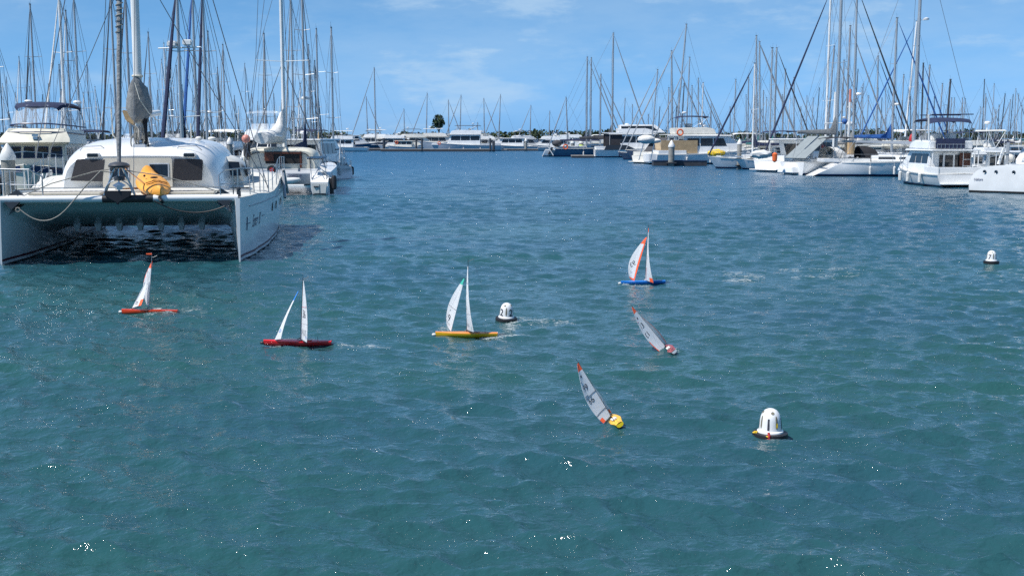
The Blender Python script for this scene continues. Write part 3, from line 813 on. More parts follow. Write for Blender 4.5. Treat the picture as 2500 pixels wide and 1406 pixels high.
    secs = [cab(2.92, 2.0, 2.60), cab(2.98, 2.07, 2.68), cab(3.15, 2.12, 2.79), cab(3.5, 2.17, 2.89), cab(4.1, 2.22, 2.98), cab(5.2, 2.26, 3.05, .1), cab(7, 2.28, 3.08, 0), cab(9.4, 2.2, 3.04, 0)]
    mb = MB(); mb.loft(secs, 0); cb = mb.build('cabin', white, r, smooth=True)
    fy = lambda x, z: 2.92 + .14 * (z - 1.6) * (1.0 - .5 * abs(x) / 2.0) + .30 * (abs(x) / 2.0) ** 4 - .004
    def face(pts, th, m, name, parent, n=(0, -1, 0)):
        q = MB(); q.slab([(x, fy(x, z), z) for x, z in pts], th, n); return q.build(name, m, parent)
    rc = face([(-.90, 1.66), (.90, 1.66), (.90, 2.50), (.86, 2.545), (-.86, 2.545), (-.9, 2.50)], .03, beige, 'front_panel', cb)
    for pts in ([(-1.76, 1.94), (-.92, 1.92), (-.84, 2.50), (-1.55, 2.51), (-1.60, 2.48)], [(.90, 1.93), (1.66, 1.93), (1.70, 2.46), (1.66, 2.50), (.96, 2.52)]):
        face(pts, .035, mesh_cover, 'covered_window', cb)
    for a_, b_ in ((-.72, -.24), (.30, .80)):
        q = MB(); q.box(((a_ + b_) / 2, 2.90 - .02 + .09, 2.20), (b_ - a_ + .07, .05, .44), rx=-.12); q.build('window_frame', greyh, cb, bevel=.02)
        q = MB(); q.box(((a_ + b_) / 2, 2.865 + .09, 2.20), (b_ - a_, .03, .37), rx=-.12); q.build('window', glassd, cb, bevel=.015)
    for x in (-1.14, 1.36):
        q = MB(); q.box((x, fy(x, 2.62) + .06, 2.61), (.36, .22, .13)); v = q.build('vent_cowl', white, cb, bevel=.03)
        q = MB(); q.box((x - .01, fy(x, 2.62) - .055, 2.615), (.28, .02, .09)); q.build('vent_opening', glassd, v, bevel=.01)
    for x in (-1.2, 1.30):
        q = MB(); yy = 3.35; q.tube([(x - .33, yy, 2.73), (x - .25, yy - .02, 2.84), (x + .22, yy - .02, 2.86), (x + .36, yy, 2.74)], .014, 6); q.build('grab_rail', steel, cb)
    for sg in (-1, 1):
        def sx(y, z): 
            w = 2.13 + .10 * smooth((y - 3.3) / 2.2)
            s_ = max(0.0, min(.999, (z - 1.6) / (3.0 - 1.6))) ** (1 / .55)
            return sg * (w * (1 - s_ * s_) ** .21 * (1 - .07 * (z - 1.6)) + .012)
        pg = [(3.55, 1.90), (4.2, 1.86), (5.35, 1.9), (5.05, 2.25), (4.5, 2.62), (4.1, 2.60), (3.7, 2.25)]
        q = MB(); q.slab([(sx(y, z), y + .25, z) for y, z in pg], .02, (sg, 0, .1)); q.build('side_window', glassd, cb)
    # aft saloon and hard top
    q = MB(); q.loft([cab(6.0, 2.6, 2.50, .2, e=.3), cab(6.3, 2.68, 2.60, .1, e=.3), cab(8.8, 2.68, 2.60, 0, e=.3)], 0); af = q.build('aft_saloon', offw, r, smooth=True)
    for sg in (-1, 1):
        q = MB(); q.slab([(sg * 2.66, 6.5, 1.92), (sg * 2.66, 8.0, 1.92), (sg * 2.58, 7.9, 2.38), (sg * 2.58, 6.7, 2.40)], .03, (sg, 0, .1)); q.build('side_window', glassd, af)
        q = MB(); q.slab([(sg * 2.15, 6.02, 1.95), (sg * 2.50, 6.08, 1.95), (sg * 2.45, 6.2, 2.36), (sg * 2.15, 6.16, 2.38)], .03, (0, -1, 0)); q.build('side_window', glassd, af)
    # mast, pedestal, stowed mainsail on the boom
    q = MB(); q.box((0, my, 2.80), (.42, .40, .26), taper=.8); q.build('mast_step', greyh, r, bevel=.03)
    q = MB(); q.tube([(0, my, 2.86), (0, my + .25, H)], [.085, .075], 12, flat=1.35); mst = q.build('mast', aluw, r, smooth=True)
    for i, z in enumerate((7.2, 11.2)):
        q = MB()
        for sg in (-1, 1): q.tube([(0, my + .08 * (i + 1), z), (sg * (1.25 - .3 * i), my + .4, z + .12)], .03, 6)
        q.build('spreader', aluw, mst)
    q = MB(); q.lathe([(.12, -.05), (.14, -.02), (.13, .03), (.1, .05)], (0, my, 2.98), 12); q.build('mast_collar', steel, mst, smooth=True)
    for k, (dx, dy, z) in enumerate(((-.13, -.06, 3.12), (.14, -.05, 3.05), (.12, .1, 3.35))):
        q = MB(); q.lathe([(.05, -.06), (.065, -.05), (.05, 0), (.065, .05), (.03, .07)], (dx, my + dy, z), 10); q.build('winch', steel, mst, smooth=True)
    q = MB(); random.seed(4)
    for k in range(9):
        x = -.14 + .3 * random.random(); pz = 3.42 - .1 * random.random()
        q.tube([(x, my - .12, pz), (x + .05 * random.uniform(-1, 1), my - .16, pz - .35), (x * .8, my - .13, pz - .62 * random.random() - .1)], .014, 5)
    for k in range(3): q.tube([(.15 + .07 * math.cos(a), my - .12, 3.0 + .02 * k + .2 * math.sin(a)) for a in [2 * math.pi * i / 10 for i in range(11)]], .013, 5)
    q.tube([(-.17 + .06 * math.cos(a), my - .1, 2.95 + .18 * math.sin(a)) for a in [2 * math.pi * i / 10 for i in range(11)]], .02, 5)
    q.build('halyard_coils', ropeg, mst)
    q = MB()
    for k in range(5): q.tube([(.10 + .03 * k, my - .1, 3.6), (.16 + .01 * k, my - .13, 3.2), (.12 + .03 * k, my - .08, 2.75)], .022, 5)
    q.build('halyard_tails', blackh, mst)
    q = MB(); q.tube([(.02, my + .1, 3.68), (-.1, my + 4.6, 3.85)], .09, 8); bm_ = q.build('boom', aluw, r, smooth=True)
    secs = []; random.seed(9)
    for i, (y, zt, zb, w, cx) in enumerate(((my - .30, 4.35, 3.60, .10, -.02), (my - .24, 4.66, 3.50, .23, .0), (my - .08, 4.74, 3.46, .29, .0), (my + .22, 4.60, 3.46, .33, .04), (my + .6, 4.30, 3.50, .32, .0), (my + 1.2, 4.10, 3.58, .28, -.10), (my + 2.4, 4.0, 3.65, .22, -.30), (my + 4.2, 3.95, 3.75, .13, -.55))):
        row = []
        for k in range(18):
            a_ = 2 * math.pi * k / 18; wob = 1 + .06 * math.sin(3 * a_ + i * 1.7) + .05 * math.sin(7 * a_ + i)
            zz = (zt + zb) / 2 + (zt - zb) / 2 * math.sin(a_) * wob; wv = w * (.98 if math.sin(a_) < 0.1 else .86 - .20 * math.sin(a_) ** 3)
            row.append((cx + wv * math.cos(a_) * wob - .03, y, zz))
        secs.append(row)
    q = MB(); q.loft(secs, 0, closed=True); sc_ = q.build('sail_cover', greyc, bm_, smooth=True)
    q = MB(); q.tube([(math.cos(a_) * .12, my + math.sin(a_) * .14, 4.74) for a_ in [2 * math.pi * k / 12 for k in range(13)]], .035, 6)
    q.tube([(-.02, my - .36, 4.55), (.1, my - .42, 4.1), (.30, my - .3, 3.75), (.55, my - .2, 3.5)], .012, 4); q.build('cover_strap', ropew, sc_)
    q = MB(); q.slab([(-.50, my + .3, 3.85), (-.12, my + .25, 3.75), (-.15, my + .3, 3.38), (-.42, my + .35, 3.55)], .12, (0, 1, 0)); q.build('canvas_flap', tanc, sc_, bevel=.03)
    # standing rigging, lifelines, pulpits
    q = MB(); tp = Vector((0, my + .2, H - .8))
    for sg in (-1, 1):
        q.tube([(sg * (hx + .5), my + 1.6, 1.6), tuple(tp)], .013, 4); q.tube([(sg * (hx + .5), my + 2.1, 1.6), (0, my + .15, 8)], .012, 4)
        q.tube([(sg * (hx - .35), 10.8, 1.9), (0, my + .2, H)], .010, 4)
    q.tube([(.32, .1, 1.7), (.15, my - .1, 9.5)], .007, 4)
    q.build('standing_rigging', wire, r)
    for sg in (-1, 1):
        q = MB(); ox = hx
        pts = [(sg * (ox - .42), .10, 1.66), (sg * (ox - .45), .08, 2.16), (sg * (ox - .30), .1, 2.30), (sg * (ox + .08), .35, 2.32), (sg * (ox + .3), 1.3, 2.30), (sg * (ox + .32), 1.35, 1.68)]
        if sg < 0: pts = [(sg * (ox - .98), .3, 1.66), (sg * (ox - .98), .28, 2.14), (sg * (ox - .72), .15, 2.32), (sg * (ox + .02), .2, 2.33), (sg * (ox + .3), 1.3, 2.30), (sg * (ox + .32), 1.35, 1.68)]
        q.tube(pts, .019, 7)
        q.tube([(sg * (ox - (.44 if sg > 0 else .98)), .1, 1.94), (sg * (ox + .05), .3, 1.97), (sg * (ox + .3), 1.3, 1.98)], .012, 6)
        q.tube([(sg * ox, .2, 1.64), (sg * ox, .18, 2.32)], .017, 6); q.tube([(sg * (ox - .12), .25, 1.64), (sg * (ox - .12), .2, 2.32)], .017, 6)
        q.build('pulpit', steel, r, smooth=True)
        q = MB(); yy = [1.35, 2.8, 3.5, 4.8, 5.6, 6.6, 7.6, 8.7, 9.8, 11]
        P_ = [Vector((sg * (hx + wid(y, 1.6, 1) - .06), y, sheer(y) + .02)) for y in yy]
        for p in P_: q.tube([p, p + Vector((0, 0, .62))], .015, 6)
        for hh in (.60, .32): q.tube([p + Vector((0, 0, hh)) for p in P_], .006, 4)
        q.build('lifeline', steel, r)
        q = MB(); q.box((sg * (hx + .02), .12, 1.70), (.10, .06, .14)); q.lathe([(.02, 0), (.055, .01), (.055, .04), (.02, .05)], (sg * (hx + .02), .08, 1.82), 10, ax='y'); q.build('bow_block', spark, r)
    q = MB(); q.tube([(.1, .1, 2.3), (1.0, .1, 2.16), (1.9, .12, 1.90), (hx - .34, .12, 1.72)], .013, 5); q.tube([(-.1, .1, 2.34), (-.6, .12, 2.26), (-1.6, .12, 1.98), (-hx + .5, .12, 1.66)], .013, 5); q.build('bridle_line', ropeg, r)
    def sag(a, b, d, n=14): return [Vector(a).lerp(Vector(b), i / n) - Vector((0, 0, d * 4 * (i / n) * (1 - i / n))) for i in range(n + 1)]
    q = MB(); q.tube([(-.12, .05, 2.24), (-.42, .02, 2.28), (-.75, .0, 1.95)] + sag((-1.2, -.02, 1.42), (-hx + .45, .0, 1.42), .33), .016, 6)
    q.tube([(-hx + .45 + .05 * math.cos(a_), 0, 1.36 + .05 * math.sin(a_)) for a_ in [2 * math.pi * k / 8 for k in range(9)]], .018, 5); q.build('anchor_bridle', ropeg, r)
    q = MB(); q.tube(sag((.80, .02, 1.55), (hx - .32, .0, 1.40), .22), .018, 6); q.build('anchor_bridle', blackh, r)
    # davit poles and clutter on the coach roof
    q = MB(); q.tube([(-.9, 5.5, 3.0), (-.98, 5.2, 3.15), (-1.0, 5.2, 3.9)], .02, 5); q.build('roof_aerial', ropew, cb)
    q = MB(); q.tube([(1.1, 6, 3.05), (1.1, 6, 3.5)], .02, 5); q.build('roof_aerial', ropew, cb)
    q = MB(); q.ball((1.4, 5.2, 3.06), .10, sz=.6); q.ball((1.75, 5.4, 3.05), .12, sz=.5); q.build('roof_cushion', whitec, cb, smooth=True)
    return r
build_big_cat()

def build_kayak():
    r = thing('kayak', 'amber yellow kayak lying nose down on the foredeck of the large catamaran', 'kayak', (0, 0, 0))
    R = math.radians(9.3); base = Matrix.Translation((-9.60, 28.1, 0)) @ Matrix.Rotation(R, 4, 'Z')
    M = base @ Matrix.Translation((.96, .04, 1.52)) @ Matrix.Rotation(math.radians(15), 4, 'Z') @ Matrix.Rotation(math.radians(10.5), 4, 'X')
    r.matrix_world = M
    secs = []; Lk = 2.7
    for i in range(17):
        t = i / 16; y = t * Lk
        w = .40 * math.sin(math.pi * t) ** .62 + .012; hgt = .10 + .20 * math.sin(math.pi * t) ** .5
        z0 = .10 + .18 * (t - .5) ** 2 * 2
        row = []
        for k in range(20):
            a = 2 * math.pi * k / 20; c, s_ = math.cos(a), math.sin(a)
            rid = .014 * math.cos(4 * a) * math.sin(math.pi * t) if s_ > 0 else 0
            row.append((w * c, y, z0 + hgt * .6 * s_ * (1.0 if s_ > 0 else .75) + rid + (.10 * max(0, s_) if t < .12 or t > .88 else 0)))
        secs.append(row)
    q = MB(); q.loft(secs, 0, closed=True); h = q.build('hull', kayaky, r, smooth=True)
    for y in (.55, .72):
        q = MB(); q.tube([(x, y + .06 * math.cos(x * 6), .345 - .5 * x * x + (.02 if abs(x) < .1 else 0)) for x in [-.26 + .52 * k / 8 for k in range(9)]], .012, 5); q.build('deck_groove', mat('kayak_groove', (.28, .10, .02), .6), h)
    q = MB(); q.ball((0, 1.15, .36), .10, sz=.25, sy=.5); q.build('scupper', dark, h)
    q = MB(); q.ball((-.20, 1.45, .34), .03); q.build('deck_fitting', dark, h)
    q = MB(); q.tube([(-.03, .02, .12), (0, -.06, .05), (.05, .0, -.02)], .04, 6); q.build('bow_lashing', blackh, r)
build_kayak()

# ------------------------------------------------------------------ radio-controlled model yachts
sailw = mat('sail_film', (0.88, 0.89, 0.90), 0.4, var=0.02, vscale=8)
_nt = sailw.node_tree; _p = _nt.nodes['Principled BSDF']; _tr = _nt.nodes.new('ShaderNodeBsdfTranslucent'); _tr.inputs[0].default_value = (.92, .93, .94, 1)
_mx = _nt.nodes.new('ShaderNodeMixShader'); _mx.inputs[0].default_value = .5
_nt.links.new(_p.outputs[0], _mx.inputs[1]); _nt.links.new(_tr.outputs[0], _mx.inputs[2]); _nt.links.new(_mx.outputs[0], _nt.nodes['Material Output'].inputs[0])
inkb = mat('sail_number_ink', (0.03, 0.035, 0.05), 0.6)
inkg = mat('sail_ink_faded', (0.33, 0.34, 0.37), 0.6)
fluo = mat('sail_patch_orange', (0.85, 0.12, 0.035), 0.5)
bluef = mat('sail_patch_blue', (0.03, 0.20, 0.62), 0.5)
greenf = mat('sail_patch_green', (0.05, 0.42, 0.32), 0.5)
redh = mat('model_hull_red', (0.62, 0.02, 0.025), 0.2, coat=.5, var=.1, vscale=10)
orh = mat('model_hull_orange_red', (0.60, 0.055, 0.015), 0.25, coat=.4, var=.1, vscale=10)
yelh = mat('model_hull_yellow', (0.72, 0.42, 0.01), 0.25, coat=.4, var=.12, vscale=10)
yelh2 = mat('model_hull_lemon', (0.80, 0.60, 0.01), 0.25, coat=.4, var=.1, vscale=10)
blh = mat('model_hull_blue', (0.01, 0.16, 0.55), 0.25, coat=.4, var=.12, vscale=10)
whh = mat('model_hull_white', (0.7, 0.7, 0.72), 0.25, coat=.4, var=.1, vscale=10)
redk = mat('trim_red', (0.5, 0.02, 0.03), 0.4)

def surf(tack, head, clew, headw, roach, camber, thick=0.003):
    """point on a cambered sail at (u across, v up)"""
    T, Hd, C = Vector(tack), Vector(head), Vector(clew); cam_ = Vector(camber)
    foot = C - T; ro = Vector(roach)
    HL = Hd + foot.normalized() * headw if foot.length > 0 else Hd
    def S(u, v):
        luff = T.lerp(Hd, v); leech = C.lerp(HL, v) + ro * math.sin(math.pi * v ** .9)
        return luff.lerp(leech, u) + cam_ * math.sin(math.pi * u ** .8) * math.sin(math.pi * (0.12 + .8 * v)) * (1 - .45 * v)
    return S
def sail_obj(name, S, mats, pick, parent, nu=10, nv=26, thick=.0025):
    q = MB(); vs = []; 
    def nrm(u, v):
        e = .01; a = S(min(u + e, 1), v) - S(max(u - e, 0), v); b = S(u, min(v + e, 1)) - S(u, max(v - e, 0))
        n = a.cross(b); return n.normalized() if n.length > 1e-9 else Vector((0, 1, 0))
    g = [[(i / nu, j / nv) for i in range(nu + 1)] for j in range(nv + 1)]
    for sgn in (1, -1):
        for row in g:
            for (u, v) in row: vs.append(S(u, v) + nrm(u, v) * thick * sgn / 2)
    N = (nu + 1) * (nv + 1); fs = []; ms = []
    idx = lambda i, j: j * (nu + 1) + i
    for j in range(nv):
        for i in range(nu):
            m = pick((i + .5) / nu, (j + .5) / nv)
            fs.append((idx(i, j), idx(i + 1, j), idx(i + 1, j + 1), idx(i, j + 1))); ms.append(m)
            fs.append(tuple(N + k for k in (idx(i, j), idx(i, j + 1), idx(i + 1, j + 1), idx(i + 1, j)))); ms.append(m)
    for j in range(nv):
        for i in (0, nu): fs.append((idx(i, j), idx(i, j + 1), N + idx(i, j + 1), N + idx(i, j))); ms.append(pick(i / nu, (j + .5) / nv))
    for i in range(nu):
        for j in (0, nv): fs.append((idx(i, j), idx(i + 1, j), N + idx(i + 1, j), N + idx(i, j))); ms.append(pick((i + .5) / nu, j / nv))
    q.v = [tuple(v) for v in vs]; q.f = [list(f) for f in fs]; q.m = ms
    o = q.build(name, mats, parent)
    o.data.polygons.foreach_set('use_smooth', [True] * len(o.data.polygons)); o.data.set_sharp_from_angle(angle=math.radians(50))
    return o, nrm
def sail_text(s, S, nrm, u, v, size, m, parent, wid, hgt, sgn=1, mirror=False, rot=0.0, name='sail_number', bold=.0, flipn=1):
    ca, sa = math.cos(rot), math.sin(rot)
    def f(x, y):
        if mirror: x = -x
        x, y = x * ca - y * sa, x * sa + y * ca
        uu = max(0, min(1, u + sgn * x / wid)); vv = max(0, min(1, v + y / hgt))
        p = S(uu, vv); n = nrm(uu, vv)
        if (CAMV(parent) - p).dot(n) < 0: n = -n
        return p + n * .004
    return lettering(name, s, size, f, m, parent, bold=bold)
_cv = {}
def CAMV(parent): return _cv['cam']

def model_hull(r, L, B, mats, deckm, h=.075, blunt=True):
    ts = [i / 15 for i in range(16)]; secs = []
    for t in ts:
        x = -L / 2 + L * t
        hb = B / 2 * (.55 + .45 * smooth(t / .4)) if t < .4 else B / 2 * max(.10, 1 - ((t - .4) / .6) ** 2.1) ** .8
        sh = h * (.82 + .18 * t); k = -.028 * math.sin(math.pi * min(1, t * 1.02)) ** .6
        secs.append([(x, -hb, sh), (x, -hb * 1.0, sh * .55), (x, -hb * .82, .01), (x, -hb * .4, k * .8), (x, 0, k), (x, hb * .4, k * .8), (x, hb * .82, .01), (x, hb, sh * .55), (x, hb, sh)])
    q = MB(); q.loft(secs, 0); h_ = q.build('hull', mats, r, smooth=True)
    secs2 = []
    for t in ts:
        x = -L / 2 + L * t
        hb = B / 2 * (.55 + .45 * smooth(t / .4)) if t < .4 else B / 2 * max(.10, 1 - ((t - .4) / .6) ** 2.1) ** .8
        sh = h * (.82 + .18 * t)
        secs2.append([(x, -hb * .99, sh + .001), (x, -hb * .5, sh + .008), (x, 0, sh + .011), (x, hb * .5, sh + .008), (x, hb * .99, sh + .001)])
    q = MB(); q.loft(secs2, 0, cap0=False, cap1=False); q.build('deck', deckm, r, smooth=True)
    q = MB(); q.lathe([(B * .08, 0), (B * .12, .015), (B * .12, .05), (B * .06, .065)], (L / 2 - .01, 0, h * .45), 10, ax='x'); q.build('bow_bumper', whitec if mats[0] is not redh else blackh, r, smooth=True)
    q = MB(); q.slab([(L * .06, -.004, 0), (L * .0, -.004, 0), (L * -.01, -.004, -.32), (L * .04, -.004, -.32)], .008, (0, 1, 0)); kf = q.build('keel_fin', spark, r)
    q = MB(); q.ball((.015, 0, -.34), .035, sx=3.2); q.build('ballast_bulb', spark, kf, smooth=True)
    q = MB(); q.slab([(-L * .46, -.003, .0), (-L * .40, -.003, 0), (-L * .41, -.003, -.16), (-L * .45, -.003, -.16)], .006, (0, 1, 0)); q.build('rudder', spark, r)
    return h_

def model_yacht(label, base, heading, heel=0.0, pitch=0.0, L=1.0, B=.19, hullm=None, deckm=None, mastx=.02, mastH=1.2, mast_lean=0.0, mastm=None, main=None, jib=None, lines=True, burgee=None, h=.075):
    """main / jib: dict(tack, head, clew, headw, roach, camber, pick, mats, texts)"""
    r = thing('model_yacht', label, 'model yacht', base, group='radio controlled model yachts racing')
    M = Matrix.Translation(base) @ Matrix.Rotation(heading, 4, 'Z') @ Matrix.Rotation(pitch, 4, 'Y') @ Matrix.Rotation(heel, 4, 'X')
    r.matrix_world = M
    _cv['cam'] = M.inverted() @ Vector((0, 0, CAM_H))
    model_hull(r, L, B, [hullm], deckm or hullm, h=h)
    mt = Vector((mastx - mast_lean, 0, mastH))
    mb_ = Vector((mastx, 0, h))
    q = MB(); q.tube([mb_, mt], [.0065, .004], 7); ms = q.build('mast', mastm or blackh, r, smooth=True)
    q = MB(); q.tube([mt - Vector((0, 0, .02)), mt + Vector((-.09, .0, .015))], .002, 4); q.tube([mt, mt + Vector((0, 0, .05))], .002, 4); q.build('backstay_crane', mastm or blackh, ms)
    if burgee:
        q = MB(); q.slab([tuple(mt + Vector((0, 0, .06))), tuple(mt + Vector((.10, .0, .055))), tuple(mt + Vector((.10, .0, .035))), tuple(mt + Vector((0, 0, .03)))], .002, (0, 1, 0)); q.build('wind_vane', burgee, ms)
    for nm, d in (('mainsail', main), ('jib', jib)):
        if not d: continue
        S = surf(d['tack'], d['head'], d['clew'], d.get('headw', .03), d.get('roach', (0, 0, 0)), d.get('camber', (0, 0, 0)))
        o, nf = sail_obj(nm, S, d['mats'], d['pick'], r)
        wid = (Vector(d['clew']) - Vector(d['tack'])).length; hg = (Vector(d['head']) - Vector(d['tack'])).length
        for tx in d.get('texts', ()):
            s_, u, v, size, m_ = tx[:5]; kw = tx[5] if len(tx) > 5 else {}
            sail_text(s_, S, nf, u, v, size, m_, o, wid, hg, sgn=d.get('sgn', 1), **kw)
        for (u0, u1, v0, v1, m_) in d.get('seams', ()):
            q = MB(); pts = []
            for k in range(9):
                u, v = u0 + (u1 - u0) * k / 8, v0 + (v1 - v0) * k / 8; n = nf(u, v); p = S(u, v)
                if (_cv['cam'] - p).dot(n) < 0: n = -n
                pts.append(p + n * .003)
            q.tube(pts, .0028, 4); q.build('seam', m_, o)
        T, C = Vector(d['tack']), Vector(d['clew'])
        if d.get('boom', True):
            q = MB(); q.tube([T - Vector((0, 0, .012)), C + (C - T) * .04 - Vector((0, 0, .012))], .0055, 6); q.build('boom' if nm == 'mainsail' else 'jib_boom', d.get('boomm', blackh), r, smooth=True)
    if lines:
        q = MB(); q.tube([(L / 2 - .06, 0, h), (mastx, 0, mastH * .80)], .0012, 3); q.tube([(-L / 2 + .03, 0, h), tuple(mt + Vector((-.08, 0, .01)))], .0012, 3)
        for sg in (-1, 1): q.tube([(mastx - .02, sg * B * .45, h), (mastx, 0, mastH * .78)], .0012, 3)
        q.build('rigging', wire, r)
    q = MB(); q.box((-L * .12, 0, h + .012), (L * .18, B * .4, .012)); q.build('hatch_patch', whitec, r, bevel=.003)
    q = MB(); q.tube([(-L * .3, .02, h), (-L * .3, .02, h + .06)], .003, 4); q.tube([(mastx + .05, 0, h + .01), (mastx - .02, 0, h + .05)], .006, 5); q.build('deck_fittings', spark, r)
    return r

def wave_z(x, y, rad=.2):
    """mean height of the water surface around a point"""
    zs = []
    for dx, dy in ((0, 0), (rad, 0), (-rad, 0), (0, rad), (0, -rad)):
        hit, loc, n, i = water.ray_cast((x + dx, y + dy, 5), (0, 0, -1))
        if hit: zs.append(loc.z)
    return sum(zs) / len(zs) if zs else 0.0
bpy.context.view_layer.update()
def float_at(px, py, rad=.2, dz=0.0):
    p = at(px, py); z = wave_z(p.x, p.y, rad); p = at(px, py, z); return Vector((p.x, p.y, z + dz))

OT = [sailw, fluo, inkg]
# 72, orange-red hull
p = float_at(366, 764, .35, -.012); k = p.y / FPX
model_yacht('orange red model yacht with sail number 72, leftmost of the racing models', p, math.pi, heel=math.radians(2), L=1.0, hullm=orh, deckm=orh, mastx=.02, mastH=1.02, mast_lean=.085, mastm=alu, burgee=fluo,
    main=dict(tack=(.02, 0, .14), head=(-.07, 0, .93), clew=(.15, -.28, .16), headw=.03, roach=(.11, -.04, 0), camber=(.04, .0, 0), mats=OT, pick=lambda u, v: 1 if v > .86 or (u > .93 and v > .5) else 0,
        texts=[('72', .5, .42, .17, inkb), ('6', .55, .22, .10, inkg, dict(mirror=True)), ('O', .5, .74, .05, inkb)], seams=[(.5, 1, .62, .66, fluo), (.7, 1, .78, .8, fluo)]),
    jib=dict(tack=(.315, 0, .10), head=(.035, 0, .62), clew=(.10, .16, .17), headw=.01, roach=(-.02, .0, 0), camber=(.02, -.04, 0), mats=OT, pick=lambda u, v: 1 if (u > .70 and v < .22) else 0, texts=[('72', .35, .13, .09, inkb)]))
# 36, red hull
p = float_at(727, 842, .35, .0)
model_yacht('red model yacht with blue tipped jib and AUS on its mainsail', p, math.pi, heel=math.radians(-3), L=1.02, hullm=redh, deckm=redh, mastx=-.045, mastH=1.02, mast_lean=.066, mastm=blackh,
    main=dict(tack=(-.047, 0, .10), head=(-.115, 0, .98), clew=(-.19, .29, .11), headw=.02, roach=(-.03, .02, 0), camber=(0, .03, 0), mats=[sailw, bluef, inkg], pick=lambda u, v: 0, sgn=1,
        texts=[('36', .5, .44, .17, inkb), ('AUS', .5, .13, .13, inkg), ('9', .86, .06, .07, bluef)], seams=[(0, 1, .55, .57, redk), (0, 1, .28, .29, inkg)]),
    jib=dict(tack=(.345, 0, .08), head=(-.03, 0, .82), clew=(.20, .24, .15), headw=.03, roach=(.03, 0, 0), camber=(.02, .03, 0), mats=[sailw, bluef, inkg], pick=lambda u, v: 1 if v > .82 else 0, texts=[('O', .6, .18, .09, bluef), ('O', .75, .17, .05, bluef)]))
# yellow hull
p = float_at(1139, 820, .35, -.012)
model_yacht('yellow model yacht with green topped jib, passing in front of buoy 2', p, math.pi, heel=math.radians(-2), L=.98, hullm=yelh, deckm=mat('model_deck_orange', (.72, .25, .06), .3), mastx=-.005, mastH=1.22, mast_lean=.028, mastm=blackh,
    main=dict(tack=(-.008, 0, .12), head=(-.028, 0, 1.12), clew=(-.125, .31, .14), headw=.008, roach=(.03, .02, 0), camber=(.035, .03, 0), mats=[sailw, greenf, inkg], pick=lambda u, v: 0,
        texts=[('O', .55, .60, .09, inkg), ('O', .5, .36, .09, inkg), ('AUS', .45, .09, .07, inkg), ('7', .85, .04, .08, greenf)], seams=[(0, 1, .74, .74, inkb), (0, 1, .26, .27, inkg)]),
    jib=dict(tack=(.245, 0, .09), head=(.028, .0, .92), clew=(.32, -.20, .14), headw=.03, roach=(.09, -.02, 0), camber=(.02, -.03, 0), mats=[sailw, greenf, inkg], pick=lambda u, v: 1 if v > .88 else 0, boom=False,
        texts=[('9', .5, .20, .16, inkb, dict(mirror=True)), ('-', .5, .37, .12, inkb, dict(rot=.6))], seams=[(0, 1, .40, .45, inkb), (.2, 1, .08, .12, inkb)]))
# 93 blue hull
p = float_at(1570, 692, .35, -.012)
model_yacht('blue model yacht with orange edged sails and sail number 93', p, math.pi, heel=math.radians(-2), pitch=math.radians(2), L=.95, hullm=blh, deckm=blh, mastx=-.045, mastH=1.26, mast_lean=.088, mastm=blackh,
    main=dict(tack=(-.05, 0, .09), head=(-.135, 0, 1.20), clew=(-.185, .31, .07), headw=.008, roach=(.05, .02, 0), camber=(.02, .03, 0), mats=OT, pick=lambda u, v: 1 if (v > .93 or (u > .6 and v < .09)) else 0,
        texts=[('3', .5, .45, .10, inkb)], seams=[(.15, .25, .02, .25, redk)]),
    jib=dict(tack=(.185, 0, .08), head=(-.095, .0, 1.0), clew=(.26, -.24, .10), headw=.03, roach=(.15, -.02, 0), camber=(.03, -.03, 0), mats=OT, pick=lambda u, v: 1 if (v > .86 or u < .10 or (v < .05)) else 0, boom=False,
        texts=[('93', .5, .36, .16, inkb, dict(rot=-.7)), ('O', .55, .17, .08, inkg, dict(rot=-.6))]))
# 99, lemon hull seen from astern, heeled hard
def stern_model(label, px, py, hullm, deckm, L, mastH, head_px, main_clew, num, heading, heel, pitch, trim, tipc):
    p = float_at(px, py, .2, -.01)
    return model_yacht(label, p, heading, heel=heel, pitch=pitch, L=L, B=L * .19, hullm=hullm, deckm=deckm, mastx=.02, mastH=mastH, mastm=blackh, h=.05, **trim)
hd = math.radians(90)
p = float_at(1502, 1030, .2, -.005)
model_yacht('lemon yellow model yacht heeling left with sail number 99, nearest the viewer', p, math.radians(97), heel=math.radians(-31), pitch=math.radians(6), L=.62, B=.15, hullm=yelh2, deckm=mat('model_deck_yellow_pink', (.80, .45, .05), .4, var=.5, vscale=14), mastx=.03, mastH=.78, mastm=blackh, h=.05,
    main=dict(tack=(.026, 0, .085), head=(.02, 0, .77), clew=(-.10, .125, .085), headw=.03, roach=(-.03, .075, 0), camber=(.0, .03, 0), mats=OT, pick=lambda u, v: 1 if (v > .90 or (u > .6 and v < .06)) else 0, sgn=-1,
        texts=[('99', .54, .61, .105, inkb), ('99', .54, .41, .10, inkb, dict(rot=math.pi)), ('-', .6, .82, .15, inkb, dict(bold=.006))], seams=[(0, 1, .48, .46, inkb), (.55, 1, .50, .50, inkb), (0, 1, .16, .15, inkb), (.7, 1, .72, .73, inkb)]),
    jib=dict(tack=(.26, -.0, .07), head=(.05, -.0, .50), clew=(.10, -.03, .09), headw=.01, roach=(0, -.01, 0), camber=(0, -.02, 0), mats=OT, pick=lambda u, v: 1 if v < .1 else 0))
p = float_at(1634, 852, .2, -.02)
